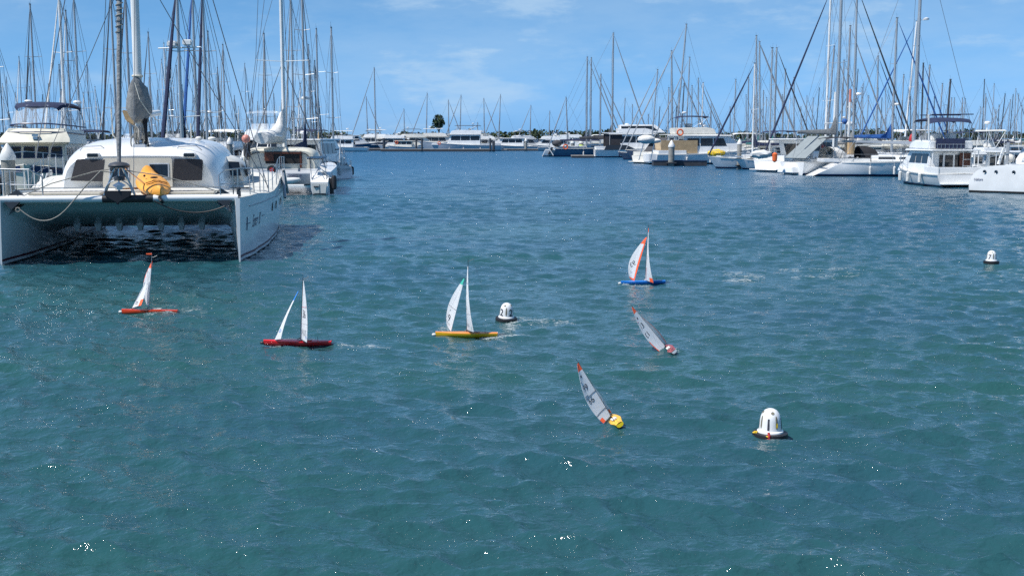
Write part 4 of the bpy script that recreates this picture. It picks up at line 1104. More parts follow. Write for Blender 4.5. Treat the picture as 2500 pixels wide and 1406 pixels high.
model_yacht('white model yacht heeling steeply left with sail number 13', p, math.radians(99), heel=math.radians(-40), pitch=math.radians(4), L=.62, B=.15, hullm=whh, deckm=mat('model_deck_black_pink', (.30, .08, .09), .4, var=.8, vscale=18), mastx=.03, mastH=.86, mastm=blackh, h=.05,
    main=dict(tack=(.026, 0, .085), head=(.02, 0, .85), clew=(-.10, .130, .085), headw=.03, roach=(-.03, .075, 0), camber=(.0, .03, 0), mats=OT, pick=lambda u, v: 1 if (v > .90 or (u > .9 and v < .30)) else 0, sgn=-1,
        texts=[('13', .54, .61, .115, inkb), ('13', .54, .43, .115, inkb, dict(rot=math.pi)), ('-', .55, .80, .15, inkb, dict(bold=.006))], seams=[(.75, 1, .72, .73, redk)]),
    jib=dict(tack=(.26, -.0, .07), head=(.05, -.0, .66), clew=(.09, -.055, .09), headw=.01, roach=(0, -.03, 0), camber=(0, -.02, 0), mats=OT, pick=lambda u, v: 1 if u > .85 else 0))

# ------------------------------------------------------------------ racing marks
def mark_buoy(label, num, px, py, rot, tilt=0.0, k=1.0, extras=False, slots=True):
    p = float_at(px, py, .15, .022)
    r = thing('racing_mark', label, 'buoy', p, rot, group='white domed racing marks', rot=(tilt, tilt * .6, rot))
    R = .118 * k
    prof = [(R * 1.17, .035), (R * 1.15, .05), (R * 1.0, .058), (R * .965, .10), (R * .93, .16), (R * .87, .20), (R * .74, .238), (R * .52, .268), (R * .25, .283), (.002, .287)]
    prof = [(a, b * k) for a, b in prof]
    q = MB(); q.lathe(prof, (0, 0, 0), 40); d = q.build('dome', white, r, smooth=True)
    q = MB(); q.lathe([(R * 1.05, -.05 * k), (R * 1.50, -.045 * k), (R * 1.58, -.01 * k), (R * 1.54, .028 * k), (R * 1.15, .036 * k)], (0, 0, 0), 32); q.build('float_ring', blackh, r, smooth=True)
    def rad(z):
        for (a, za), (b, zb) in zip(prof, prof[1:]):
            if za <= z <= zb: return a + (b - a) * (z - za) / max(1e-6, zb - za)
        return .002
    def on(th, z, off=.002): rr = rad(z) + off; return (rr * math.cos(th), rr * math.sin(th), z)
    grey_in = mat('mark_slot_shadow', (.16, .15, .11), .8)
    for j in range(8):
        th0 = math.radians(-90 + 45 * j)
        if j % 2 == 0:
            q = MB(); n = 10; secs = []
            for i in range(n + 1):
                z = (.085 + .135 * i / n) * k; w = .105 * (1 - abs(2 * i / n - 1) ** 6 * .6)
                secs.append([on(th0 - w, z, .0015), on(th0 - w * .4, z, .003), on(th0 + w * .4, z, .003), on(th0 + w, z, .0015)])
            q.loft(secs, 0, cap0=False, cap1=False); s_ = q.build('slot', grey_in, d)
            if extras and j in (0,):
                q = MB(); q.add([on(th0 - .09, .10, .006), on(th0 + .09, .10, .006), on(th0 + .09, .15, .006), on(th0 - .09, .15, .006)], [(0, 1, 2, 3)]); q.build('inner_bottle', yellc, s_)
        else:
            lettering('mark_number', num, .175 * k, lambda x, y, th0=th0: on(th0 + x / R * .92, .126 * k + y * .95, .003), inkb, d, bold=.003)
    for j in range(4):
        th = math.radians(-90 - 20 + 90 * j); z = .250 * k; rr = rad(z)
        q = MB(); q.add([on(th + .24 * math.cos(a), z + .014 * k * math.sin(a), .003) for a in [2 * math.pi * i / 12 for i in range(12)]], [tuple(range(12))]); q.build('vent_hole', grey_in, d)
    return r
mark_buoy('white mark buoy number 1 with red rope at its foot, nearest the viewer', '1', 1880, 1066, math.radians(22), extras=True)
mark_buoy('white mark buoy number 2 behind the yellow model yacht', '2', 1236, 782, math.radians(-3), tilt=math.radians(5))
mark_buoy('small distant white mark buoy number 7 at the right', '7', 2420, 642, math.radians(0))
p = float_at(1880, 1066, .15)
t = thing('rope_tangle', 'red and yellow rope tied at the foot of buoy 1', 'rope', p)
random.seed(3)
q = MB()
for i in range(5): q.tube([(-.05 + .02 * random.uniform(-1, 1), -.175 + .01 * random.random(), .055 - .02 * k_ + .01 * random.uniform(-1, 1)) for k_ in range(5)], .008, 5)
q.tube([(-.055, -.165, .09), (-.05, -.18, .05), (-.045, -.18, .0)], .014, 6); q.build('red_rope', redp, t)
q = MB()
for i in range(3): q.tube([(-.165 + .025 * random.uniform(-1, 1), -.02 + .03 * random.uniform(-1, 1), .05 + .015 * random.random()) for _ in range(4)], .007, 5)
q.tube([(-.08, -.17, .05), (-.06, -.178, .045)], .008, 5); q.build('yellow_rope', yellc, t)

# ------------------------------------------------------------------ marina: left side
def X(px, Y): return atY(px, 335, Y).x
def Zr(row, Y): return atY(1250, row, Y).z
D90 = math.pi / 2

def build_trawler():
    Y = 58.0; x0 = X(78, Y + 4)
    r = thing('trawler_yacht', 'cream trawler yacht with navy stripe and navy flybridge canopy behind the big catamaran', 'motor boat', (x0, Y + 6, 0), -D90 + .20)
    r.scale = (.95, .90, .885)
    L, B = 13.0, 4.5
    P, hb, sheer, ho = add_hull(r, L, B, 1.3, 1.95, [cream, navyh, antif, decknon], tr=.9, rake=1.0, full=.5, rubrail=teak, n=12, boot=.16)
    q = MB()
    for sg in (-1, 1): q.loft([[P(t, .78, sg) + Vector((0, sg * .012, 0)), P(t, .98, sg) + Vector((0, sg * .012, 0))] for t in [k / 12 for k in range(12)] + [.985]], 0, cap0=False, cap1=False)
    q.build('hull_stripe', stripeN, ho)
    z0 = 1.5; w = 1.62
    q = MB(); q.prism([(-4.2, z0), (-4.2, 3.1), (3.0, 3.1), (3.25, 2.3), (3.4, z0)], w, w * .97); s = q.build('wheelhouse', cream, r, bevel=.05, smooth=True)
    for k in range(4):
        y0 = -1.50 + k * .76; q = MB(); q.slab([(3.275, y0, 2.25), (3.275, y0 + .66, 2.25), (3.055, y0 + .62, 2.93), (3.055, y0 + .04, 2.93)], .03, (1, 0, .2)); f = q.build('window_frame', stripeN, s)
        q = MB(); q.slab([(3.31, y0 + .05, 2.31), (3.31, y0 + .61, 2.31), (3.12, y0 + .57, 2.87), (3.12, y0 + .09, 2.87)], .02, (1, 0, .2)); q.build('pane', glassd, f)
    windows_side(s, lambda z: w - .03 * (z - z0), [(2.2, 2.75, 2.1, 2.9, .0, -.25), (1.3, 1.9, 2.0, 2.9, 0, 0), (-.1, 1.0, 2.1, 2.9, 0, 0), (-1.6, -.4, 2.1, 2.9, 0, 0)])
    q = MB(); q.prism([(3.3, 1.5), (3.3, 1.85), (4.6, 1.8), (4.9, 1.6)], .95, .85); q.build('foredeck_trunk', cream, r, bevel=.04)
    # flybridge with brow
    q = MB()
    secs = [[(x, sg_y * ww, z) for sg_y in (-1, -.55, 0, .55, 1) for x, z, ww in [(xf - (.35 if abs(sg_y) == 1 else .05 if abs(sg_y) > .5 else 0), zz, wd)]] for xf, zz, wd in ((3.35, 3.06, 1.72), (3.9, 3.2, 1.95), (3.75, 3.42, 1.92), (3.2, 3.95, 1.60), (3.05, 4.02, 1.55))]
    q.loft(secs, 0, cap0=False, cap1=False); q.prism([(-3.6, 3.05), (-3.6, 3.9), (3.0, 4.0), (3.3, 3.1)], 1.75, 1.55); fl = q.build('flybridge', cream, r, smooth=True)
    q = MB(); 
    for sg in (-1, 1): q.tube([(3.0, sg * 1.64, 3.78), (-3.4, sg * 1.70, 3.66)], .035, 5)
    q.tube([(3.02, -1.6, 3.78), (3.42, -.85, 3.80), (3.50, 0, 3.80), (3.42, .85, 3.80), (3.02, 1.6, 3.78)], .035, 5); q.build('flybridge_stripe', stripeN, fl)
    q = MB(); q.box((3.75, .1, 3.60), (.2, .35, .12)); q.box((3.8, .1, 3.45), (.12, .25, .16)); q.build('search_light', steel, fl)
    rail = [(-3.2, -1.75, 4.12), (1.2, -1.8, 4.18), (2.5, -1.5, 4.22), (3.05, -.7, 4.3), (3.1, .7, 4.3), (2.5, 1.5, 4.22), (1.2, 1.8, 4.18), (-3.2, 1.75, 4.12)]
    q = MB(); q.tube(rail, .045, 6); q.build('flybridge_rail', stripeN, fl, smooth=True)
    top = [(-2.6, -1.5, 5.25), (.8, -1.55, 5.30), (1.9, -1.2, 5.36), (2.3, -.6, 5.42), (2.3, .6, 5.42), (1.9, 1.2, 5.36), (.8, 1.55, 5.30), (-2.6, 1.5, 5.25)]
    q = MB(); q.loft([rail, top], 0, cap0=False, cap1=False); q.build('clear_enclosure', clearv, fl)
    secs = []
    for x, zz, ww in ((2.45, 5.32, 1.15), (2.2, 5.52, 1.35), (1.2, 5.64, 1.55), (-.6, 5.68, 1.6), (-2.8, 5.60, 1.55), (-3.1, 5.40, 1.45)):
        secs.append([(x - .25 * (k / 4 - 1) ** 2, ww * math.cos(math.pi * k / 8), zz - .26 + .26 * math.sin(math.pi * k / 8) ** .6) for k in range(9)])
    q = MB(); q.loft(secs, 0, cap0=False, cap1=False); q.build('bimini', navyc, r, smooth=True)
    q = MB()
    for sg in (-1, 1):
        q.tube([(1.6, sg * 1.5, 4.0), (2.0, sg * 1.2, 5.4)], .02, 5); q.tube([(-1, sg * 1.6, 4.0), (1.4, sg * 1.4, 5.5)], .02, 5); q.tube([(-1, sg * 1.6, 4), (-2.6, sg * 1.45, 5.4)], .02, 5)
    q.build('bimini_frame', steel, r)
    rails(r, P, sheer, .35, .86, 7, h=.75, r=.02)
    q = MB(); q.lathe([(.22, 0), (.25, .03), (.2, .1), (.05, .13)], (.3, -.9, 5.66), 12); q.build('satellite_dome', white, r, smooth=True)
build_trawler()

def build_second_cat():
    Y = 61.5; xc = X(668, Y)
    r = thing('catamaran', 'cream and white catamaran seen from astern with a white covered boom, beyond the big catamaran', 'catamaran', (xc, Y, 0), D90 + .10)
    # local x forward (away from the viewer), y port (to the left)
    for sg in (-1, 1):
        secs = []
        for x, w, zt, zb in ((0, .46, .70, .06), (.4, .50, 1.05, -.2), (1.2, .55, 1.22, -.3), (3, .6, 1.3, -.3), (7, .6, 1.4, -.3), (9.5, .35, 1.5, -.3), (10.6, .06, 1.55, -.2)):
            yc = sg * 2.35
            secs.append([(x, yc - w, zt), (x, yc - w * .98, zt * .5), (x, yc - w * .8, .05), (x, yc - w * .6, zb), (x, yc + w * .6, zb), (x, yc + w * .8, .05), (x, yc + w * .98, zt * .5), (x, yc + w, zt)])
        q = MB(); q.loft(secs, 0, closed=True); h = q.build('hull', [white], r, smooth=True)
        q = MB(); q.slab([(-.03, sg * 2.35 - .40, .62), (-.03, sg * 2.35 + .40, .62), (-.03, sg * 2.35 + .34, .10), (-.03, sg * 2.35 - .34, .10)], .03, (-1, 0, 0)); q.build('transom', offw, h, bevel=.02)
        q = MB(); q.box((-.07, sg * 2.35, .36), (.02, .015, .46)); q.box((-.07, sg * 2.35 + .12, .46), (.04, .16, .08)); q.lathe([(.05, 0), (.05, .03)], (-.1, sg * 2.35 + .25, .46), 8, ax='x'); q.build('transom_fitting', spark, h)
        q = MB(); q.box((-.035, sg * 2.35, .02), (.06, .7, .12)); q.build('waterline_band', antif, h)
        if sg < 0:
            q = MB(); q.tube([(.3, -2.95, .9), (.25, -3.0, .05)], .11, 8); q.lathe([(.07, -.25), (.14, -.2), (.15, .35), (.1, .5)], (.2, -3.12, .55), 10); q.build('fender', blackh, h, smooth=True)
    q = MB(); q.prism([(1.0, .55), (.8, 1.15), (2.4, 1.35), (9.0, 1.45), (9.4, .7)], 2.2, 2.2); q.build('bridge_deck', greyh, r, bevel=.04)
    secs = []
    for x, w, zt in ((2.7, 1.95, 2.36), (2.9, 2.02, 2.46), (4, 2.1, 2.55), (6.5, 2.0, 2.5), (8, 1.5, 1.9)):
        secs.append([(x - (.35 * (1 - abs(math.cos(math.pi * k / 14)) ** 2) if x < 3 else 0) * 0, w * math.copysign(abs(math.cos(math.pi * k / 14)) ** .35, math.cos(math.pi * k / 14)), 1.25 + (zt - 1.25) * math.sin(math.pi * k / 14) ** .45) for k in range(15)])
    q = MB(); q.loft(secs, 0); cb = q.build('cabin', cream, r, smooth=True)
    q = MB(); q.tube([(2.66, 1.7 * math.copysign(abs(math.cos(a)) ** .35, math.cos(a)), 1.3 + .98 * math.sin(a) ** .45) for a in [math.pi * k / 14 for k in range(15)]], .03, 5); q.build('cabin_trim', spark, cb)
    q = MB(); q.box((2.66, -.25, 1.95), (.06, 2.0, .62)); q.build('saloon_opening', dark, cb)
    for y in (-1.18, -.1): 
        q = MB(); q.box((2.62, y, 1.85), (.05, .10, .9)); q.build('door_post', maho, cb)
    q = MB(); q.box((2.60, -.2, 2.22), (.06, 2.0, .10)); q.box((2.60, .55, 2.0), (.05, .5, .42)); q.build('door_head', maho, cb)
    q = MB(); q.box((2.0, -.3, 1.62), (.1, 2.6, .03)); q.build('cockpit_rail', steel, r)
    q = MB(); q.lathe([(.10, 0), (.24, .01), (.24, .05), (.10, .06)], (.9, .25, 1.35), 14, ax='x'); q.lathe([(.02, -.01), (.12, -.015), (.12, 0)], (.9, .25, 1.35), 12, ax='x', mi=1); q.build('life_ring', [blackh, redp], r)
    # tender on the stern davits
    d = thing('inflatable_tender', 'white inflatable tender slung under the stern of the cream catamaran', 'dinghy', (xc - .1, Y + .3, .62), .10)
    q = MB()
    for sg in (-1, 1): q.tube([(1.35, sg * .1, .22), (1.0, sg * .32, .16), (0, sg * .42, .1), (-1.3, sg * .42, .1)], [.09, .17, .19, .15], 10)
    q.build('tube', white2, d, smooth=True)
    q = MB(); q.slab([(1.0, 0, .05), (.6, .3, .0), (-1.2, .3, .0), (-1.2, -.3, .0), (.6, -.3, 0)], .1, (0, 0, 1)); q.build('floor', greyh, d)
    # stern frame and solar arch
    q = MB()
    for y in (-2.75, -1.95): q.tube([(.1, y, .65), (.5, y * .96, 1.7)], .018, 5)
    q.tube([(.1, -2.75, .65), (.5, -2.0, 1.9)], .018, 5); q.tube([(.1, -1.9, .7), (.5, -2.55, 1.9)], .018, 5); q.tube([(.5, -1.9, 1.9), (.5, -2.6, 1.9)], .018, 5)
    q.build('stern_frame', steel, r)
    q = MB(); q.slab([(.2, -1.7, 1.92), (.2, -2.7, 1.96), (1.0, -2.75, 2.06), (1.0, -1.7, 2.02)], .03, (0, 0, 1)); q.build('solar_panel', glassd, r)
    q = MB(); q.slab([(.3, -2.6, 1.2), (2.4, -2.2, 1.5), (2.4, -2.9, 1.2), (1.4, -3.05, .95), (.2, -2.95, .85)], .04, (-.3, 0, 1)); q.build('hull_cover', whitec, r)
    lettering('hull_lettering', '2002 9', .26, lambda x, y: (.78, -x - 1.0, 1.0 + y), stripeN, r)
    SHEER[0] = 1.4
    spar_rig(r, 6.0, 2.4, 17.5, 11, 5.4, (10.3, 0, 1.6), (.4, 1.6, 1.4), aluw, None, None, 2, .12, boomlen=5.0, boomz=.7, wr=.014)
    q = MB(); secs = []
    for x, zt, zb, w in ((5.9, 4.75, 2.75, .06), (5.6, 4.6, 2.7, .22), (5.0, 3.9, 2.7, .36), (4.2, 3.55, 2.75, .45), (3.0, 3.45, 2.7, .5), (2.0, 3.35, 2.72, .4)):
        secs.append([(x, (w * math.cos(a)) + (6 - x) * .22, (zt + zb) / 2 + (zt - zb) / 2 * math.sin(a)) for a in [2 * math.pi * k / 12 for k in range(12)]])
    q.loft(secs, 0, closed=True); q.build('sail_cover', whitec, r, smooth=True)
    q = MB(); q.ball((2.4, 1.75, 3.0), .24); q.build('ball_fender', pinkp, r, smooth=True)
    q = MB(); q.lathe([(.12, 0), (.2, .1), (.2, .6), (.12, .75)], (2.4, 1.72, 2.0), 10); q.tube([(2.4, 1.72, 2.1), (2.3, 1.8, 1.4)], .05, 6); q.build('outboard_motor', blackh, r, smooth=True)
build_second_cat()

pile('pale concrete pile with white cone cap at the left edge beside the big catamaran', X(16, 36), 36.0, Zr(382, 36), r=.21)

# cruisers and yachts seen between and behind the two catamarans
motor_cruiser('white flybridge cruiser with framed clear canopy between the two catamarans', (X(607, 84), 90, 0), -D90 + .05, L=12, fly=True, bim=clearv, group=None, radar=False)
motor_cruiser('white cruiser with a black tinted saloon right of the cream catamaran', (X(722, 82), 88, 0), D90 - .1, L=12, B=4.6, supm=white, fly=False, group=None)
sail_yacht('white sloop seen from astern, rightmost stern of the left-hand berths', (X(803, 88), 91, 0), D90 + .30, L=8.6, B=2.1, H=Zr(50, 86), hullm=white, cover=None, jib=None, group=None, detail=1, scoop=.9)
t = thing('stern_gantry', 'white tubular stern gantry on the rightmost left-hand sloop', 'gantry', (X(800, 84), 85.2, 0))
q = MB()
for a, b in ((-.75, -.55), (.62, .75)): q.tube([(a, 0, 1.0), (b, 0, 2.9)], .035, 6)
q.build('post', white, t); q = MB(); q.tube([(-.62, 0, 1.35), (.70, 0, 1.3)], .035, 6); q.build('crossbar', white, t)
q = MB(); q.box((0, .02, 1.15), (.85, .03, .35)); q.build('lee_cloth', navyc, t)
sail_yacht('sloop with a navy folded mainsail cover right of the cream catamaran mast', (X(697, 74), 80, 0), D90, L=11, H=Zr(-60, 76), cover=navyc, mastm=alud, group=None, cover_h=.5, nspr=3, radar=True, jib=None, wr=.013)
sail_yacht('sloop with tan tarpaulin boom beside the rightmost left-hand sloop', (X(748, 96), 102, 0), D90 + .15, L=11, H=Zr(52, 96), cover=tanc, group=None, cover_h=.35)
pile('tan fender pile beside the rightmost left-hand sloop', X(560, 100), 100, 2.6)

# masts of the crowded left-hand berths: top (px, row), foot px, distance, sail cover, furled headsail, spar, label
LEFT = [
 (2, 40, 10, 66, 'w', None, None, 'thick white mast at the very left edge of the view'),
 (90, 15, 99, 96, 'd', navyc, spark, 'dark tapering mast with dark furled headsail above the trawler canopy'),
 (160, -10, 177, 74, 'w', None, None, 'thick pale mast rising right of the trawler canopy'),
 (177, 30, 183, 100, 'd', None, None, 'dark mast just right of the thick pale mast by the trawler'),
 (191, -10, 205, 82, 'a', None, None, 'grey mast carrying a small radar, right of the trawler'),
 (278, -20, 296, 78, 'd', navyc, spark, 'dark grey mast just left of the big catamaran headsail'),
 (318, -10, 332, 70, 'd', None, spark, 'grey mast close behind the big catamaran mast'),
 (373, 82, 381, 120, 'd', None, spark, 'short dark topped mast right of the big catamaran sail cover'),
 (451, -30, 459, 52, 'a', navyc, navyc, 'sloop with navy sail cover and two white deck lights on its spreader'),
 (476, -20, 492, 68, 'a', None, bluec, 'mast with a bright blue furled headsail beside it'),
 (500, -20, 513, 64, 'a', None, navyc, 'mast with a navy furled headsail beside it'),
 (519, 80, 524, 105, 'a', None, None, 'pale mast with a white radar dome halfway up'),
 (550, 112, 556, 124, 'd', None, None, 'dark mast standing alone left of the clear canopy cruiser'),
 (648, 85, 654, 110, 'd', None, None, 'dark mast just right of the cream catamaran mast'),
 (716, -10, 724, 88, 'a', None, None, 'slim grey mast right of the navy folded sail cover'),
 (758, 112, 764, 140, 'a', None, None, 'slim mast at the right end of the left-hand masts'),
]
THIN = [(16, 140, 18), (58, 141, 62), (87, 145, 90), (30, 190, 31), (141, 158, 145), (214, 155, 227), (229, 212, 232), (208, 228, 212), (70, 212, 72), (240, 250, 243), (258, 262, 262), (399, 105, 404), (415, 140, 418), (430, 160, 432), (392, 145, 396), (405, 165, 410), (532, 165, 534), (597, 155, 598), (612, 230, 614), (570, 235, 572), (585, 262, 586), (676, 285, 677), (690, 245, 691), (736, 205, 740), (752, 148, 758), (764, 148, 768), (668, 230, 670), (770, 285, 772), (345, 205, 347), (362, 190, 365), (268, 208, 270), (47, 228, 49), (118, 205, 120), (162, 220, 163), (190, 238, 192), (443, 208, 445), (470, 240, 471), (546, 240, 547), (632, 250, 633), (711, 262, 712), (5, 205, 6), (101, 232, 103), (128, 250, 130), (310, 230, 312), (384, 222, 386), (424, 236, 426), (486, 228, 489), (508, 250, 510), (641, 215, 642), (727, 240, 729)]
MC = {'w': aluw, 'a': alu, 'd': alud}
HULLS = [white, white, white2, offw, white, greyh, navyh, cream]
random.seed(21)
for i, (tx, ty, fx, Y, mk, cov, jb, lab) in enumerate(LEFT):
    H = Zr(ty, Y); lean = (X(fx, Y) - X(tx, Y)) 
    L = max(9, min(15, H * .72)); hd = -D90 + random.uniform(-.12, .12)
    Xf = X(fx, Y)
    yr, P_, S_ = sail_yacht(lab.replace('mast', 'masted yacht', 1) if lab.startswith(('thick', 'dark', 'grey', 'slim', 'pale', 'short')) and 'mast ' in lab[:30] else 'yacht, its ' + lab, (Xf, Y, 0), hd, L=L, H=H, hullm=random.choice(HULLS), mastm=MC[mk], cover=cov or random.choice([navyc, whitec, greyc, bluec]), jib=jb or random.choice([whitec, greyc, None]), group='yachts in the crowded left-hand berths', detail=1 if Y < 90 else 0, nspr=3 if H > 16 else 2, mr=.11 if mk == 'w' else .085, dodger=random.choice([navyc, greyc, None]), jib_r=.085 if jb in (navyc, bluec) else .055, radar=('radar' in lab), cover_h=.8 if i == 8 else .3, wr=.012)
    if i == 8:
        q = MB(); z = Zr(122, Y); q.tube([(L * .1 - .15, -.95, z), (L * .1 - .15, .98, z + .06)], .03, 6); q.build('deck_light_bar', white, yr)
        for y, zz in ((-.28, .18), (.40, .24)):
            q = MB(); q.box((L * .1, y, z + zz), (.3, .42, .26)); q.build('deck_light', white, yr, bevel=.05)
ORD = ['first', 'second', 'third', 'fourth', 'fifth', 'sixth', 'seventh', 'eighth', 'ninth', 'tenth', 'eleventh', 'twelfth']
ANL = [(-5, 'the left edge of the view'), (10, 'the thick left edge mast'), (96, 'the dark tapering mast'), (171, 'the thick pale trawler mast'), (200, 'the small radar mast by the trawler'), (292, 'the dark grey mast near the big headsail'), (343, 'the big catamaran mast'), (379, 'the short dark topped mast'), (456, 'the two deck lights mast'), (486, 'the bright blue furled headsail'), (507, 'the navy furled headsail'), (522, 'the pale mast with radar dome'), (554, 'the lone dark mast'), (638, 'the cream catamaran mast'), (651, 'the dark mast beside the cream catamaran mast'), (696, 'the navy folded sail cover'), (721, 'the slim grey mast'), (747, 'the tan tarpaulin sloop mast')]
ANR = [(1440, 'the tallest mast over the blue yacht'), (1522, 'the thin mast near the covered dinghy'), (1596, 'the leaning mast above the covered dinghy'), (1640, 'the tall leaning pale mast'), (1677, 'the navy bimini mast'), (1704, 'the radar arch mast'), (1714, 'the pale radar arch mast'), (1802, 'the yellow tarpaulin yacht mast'), (1852, 'the two close masts'), (1890, 'the teal sail cover mast'), (1968, 'the tall white mast'), (1985, 'the motor sailer mast'), (2024, 'the leaning mast by the motor sailer'), (2065, 'the dark headed tall mast'), (2080, 'the mast with radar ball'), (2138, 'the crossed headsails mast'), (2176, 'the blue sail cover mast'), (2217, 'the pale leaning mast'), (2245, 'the big mast of the long sloop'), (2293, 'the mast beside the navy one'), (2311, 'the navy mast over the fishing cruiser'), (2380, 'the tall thin mast right of the canopy'), (2430, 'the cream hardtop cruiser')]
_cnt = {}
def by(an, px, what):
    side = [a for a in an if a[0] <= px] or [an[0]]
    a = side[-1]; k = (a[1], what); _cnt[k] = _cnt.get(k, 0) + 1
    lab = '%s %s right of %s' % (ORD[_cnt[k] - 1], what, a[1])
    return ' '.join(lab.split()[:16])
for i, (tx, ty, fx) in enumerate(sorted(THIN, key=lambda q_: q_[2])):
    Y = random.uniform(125, 215); H = max(8.5, Zr(ty, Y))
    Y = min(230, max(110, Y if H > 9 else 200)); H = Zr(ty, Y)
    L = max(8, min(14, H * .72))
    sail_yacht(by(ANL, fx, 'thin far masted yacht'), (X(fx, Y), Y, 0), random.choice([-D90, D90]) + random.uniform(-.15, .15), L=L, H=H, hullm=random.choice(HULLS), mastm=random.choice([alu, alud, spark, alud, aluw]), cover=random.choice([navyc, whitec, greyc, bluec, dgreyc]), jib=random.choice([whitec, greyc, None, spark]), group='bare masted yachts of the far left-hand berths', detail=0, nspr=random.choice([1, 2, 2]), mr=.075, wr=.011)
for i, (px, Y, hd) in enumerate(((215, 98, -1.5), (262, 104, -1.7), (430, 110, 1.6), (520, 118, -1.5), (560, 112, 1.5), (690, 120, -1.5), (770, 128, 1.2), (120, 120, -1.6), (330, 130, -1.6), (15, 84, -1.6))):
    motor_cruiser(by(ANL, px, 'low motor cruiser'), (X(px, Y), Y, 0), hd, L=random.uniform(10, 13), fly=i % 2 == 0, bim=[navyc, whitec, None][i % 3], supm=[white, offw][i % 2], group='motor cruisers wedged among the left-hand yachts', detail=0, radar=i % 2 == 1, hullm=[white, white, navyh][i % 3])[0].scale.z = .8

ANF = [(800, 'the left hand berths, across the water'), (890, 'the leftmost far mast'), (925, 'the tallest far mast'), (992, 'the short far mast'), (1050, 'the far mast beside the round tree'), (1091, 'the round tree'), (1130, 'the far trawler mast'), (1178, 'the second far mast beyond the trawler'), (1226, 'the navy far pile mast'), (1300, 'the white capped far pile mast'), (1337, 'the slim boxed far mast'), (1390, 'the far radar mast'), (1432, 'the pair of tall masts')]
# ------------------------------------------------------------------ far row across the water
FY = 280.0
def ponton(label, x0, x1, y, w=2.4, z=.45, rz=0.0, top=None):
    t = thing('pontoon', label, 'pontoon', ((x0 + x1) / 2, y, 0), rz)
    q = MB(); q.box((0, 0, z - .06), (x1 - x0, w, .12)); q.build('decking', top or pontoon_t, t)
    q = MB(); q.box((0, 0, z / 2 - .2), (x1 - x0 - .05, w - .06, z - .12 + .4)); q.build('float', pontoon_s, t)
    return t
ponton('long low pontoon at the foot of the far row, left part', X(850, 262), X(935, 262), 262, z=.55)
ponton('long pale edged pontoon below the far trawler and cruisers', X(930, 250), X(1199, 250), 250, z=.55)
ponton('far pontoon running right towards the blue yacht', X(1195, 262), X(1330, 262), 262, z=.45)
FM = [ # far cruisers: px centre, Y, L, heading, fly, bim, hull, sup, label, style
 (862, 275, 17, .06, False, None, navyh, greyh, 'long low grey sports cruiser at the left of the far row', 1),
 (905, 290, 15, math.pi, True, whitec, white, white, 'tall white flybridge cruiser left of the tallest far mast', 0),
 (952, 283, 14, math.pi, True, None, white, white, 'white flybridge cruiser just right of the tallest far mast', 1),
 (978, 272, 11, math.pi, False, None, greyh, offw, 'small pale cruiser with an orange lifebuoy ashore in the far row', 2),
 (1020, 285, 15, .1, True, dgreyc, white, offw, 'cream cruiser with dark bimini left of the far trawler', 0),
 (1160, 275, 11, math.pi, True, dgreyc, white, white, 'white cruiser with black canopy right of the far trawler', 0),
 (1193, 272, 13, .05, True, None, navyh, white, 'cruiser with dark blue hull in the far row', 0),
 (1240, 270, 14, math.pi - .05, False, None, greyh, white, 'open backed white cruiser in the right of the far row', 0),
 (1290, 280, 13, .1, True, navyc, white, greyh, 'cruiser under a navy canopy, right of centre in the far row', 0),
 (1335, 275, 13, math.pi, True, None, white, white, 'low white cruiser beyond the blue yacht', 1),
 (1075, 290, 16, 0, True, whitec, white, whitec, 'cruiser under white covers behind the far trawler', 0),
 (825, 250, 13, math.pi, True, whitec, white, white, 'hardtop cruiser with three round aerials, far left', 0),
 (1378, 262, 12, 0, True, None, greyh, white, 'grey hulled cruiser partly behind the blue yacht', 0)]
for (px, Y, L, hd, fl, bm_, hm, sm, lab, st) in FM:
    motor_cruiser(lab, (X(px, Y), Y, 0), hd, L=L, fly=fl, bim=bm_, hullm=hm, supm=sm, style=st, group='motor cruisers of the far row', detail=0, hard=bm_ is whitec)[0].scale.z = .84
r_, P_, S_, dd = motor_cruiser('far white trawler yacht with red lifebuoy, longest boat of the far row', (X(1122, 262), 262, 0), math.pi, L=19, B=5, fly=True, bim=dgreyc, hullm=greyh, supm=white, group=None, style=2, hard=True)
r_.scale = (1, 1, .80)
for px, Y, z, lab in ((1074, 258, 1.75, 'orange lifebuoy on the bow of the far trawler yacht'), (971, 262, 1.9, 'orange lifebuoy by the small pale far cruiser'), (1379, 168, 1.7, 'orange lifebuoy on the blue yacht pontoon'), (1652, 128, 3.6, 'orange lifebuoy on the cruiser with the tan awning')):
    t = thing('lifebuoy', lab, 'lifebuoy', (X(px, Y), Y - 2.6, z), 0)
    q = MB(); q.tube([(.31 * math.cos(a), 0, .31 * math.sin(a)) for a in [2 * math.pi * k / 14 for k in range(15)]], .085, 7, caps=False); q.build('ring', orangep, t, smooth=True)
for (px, Y, rr, lab) in ((847, 255, .25, 'leftmost far'), (937, 255, .3, 'second far'), (1016, 253, .2, 'far pile left of the ladder boat and'), (1030, 246, .2, 'far pile nearest the ladder boat and'), (1197, 248, .2, 'far pile at the end of the pale pontoon,'), (1205, 247, .30, 'thick navy far pile beside'), (1284, 255, .3, 'far white capped pile before')):
    pile(lab + ' marina pile', X(px, Y), Y, Zr(338 if px < 1200 else 344, Y), r=rr, cap=px > 1250, body=spark if px < 1250 else None, group='dark piles of the far pontoon')
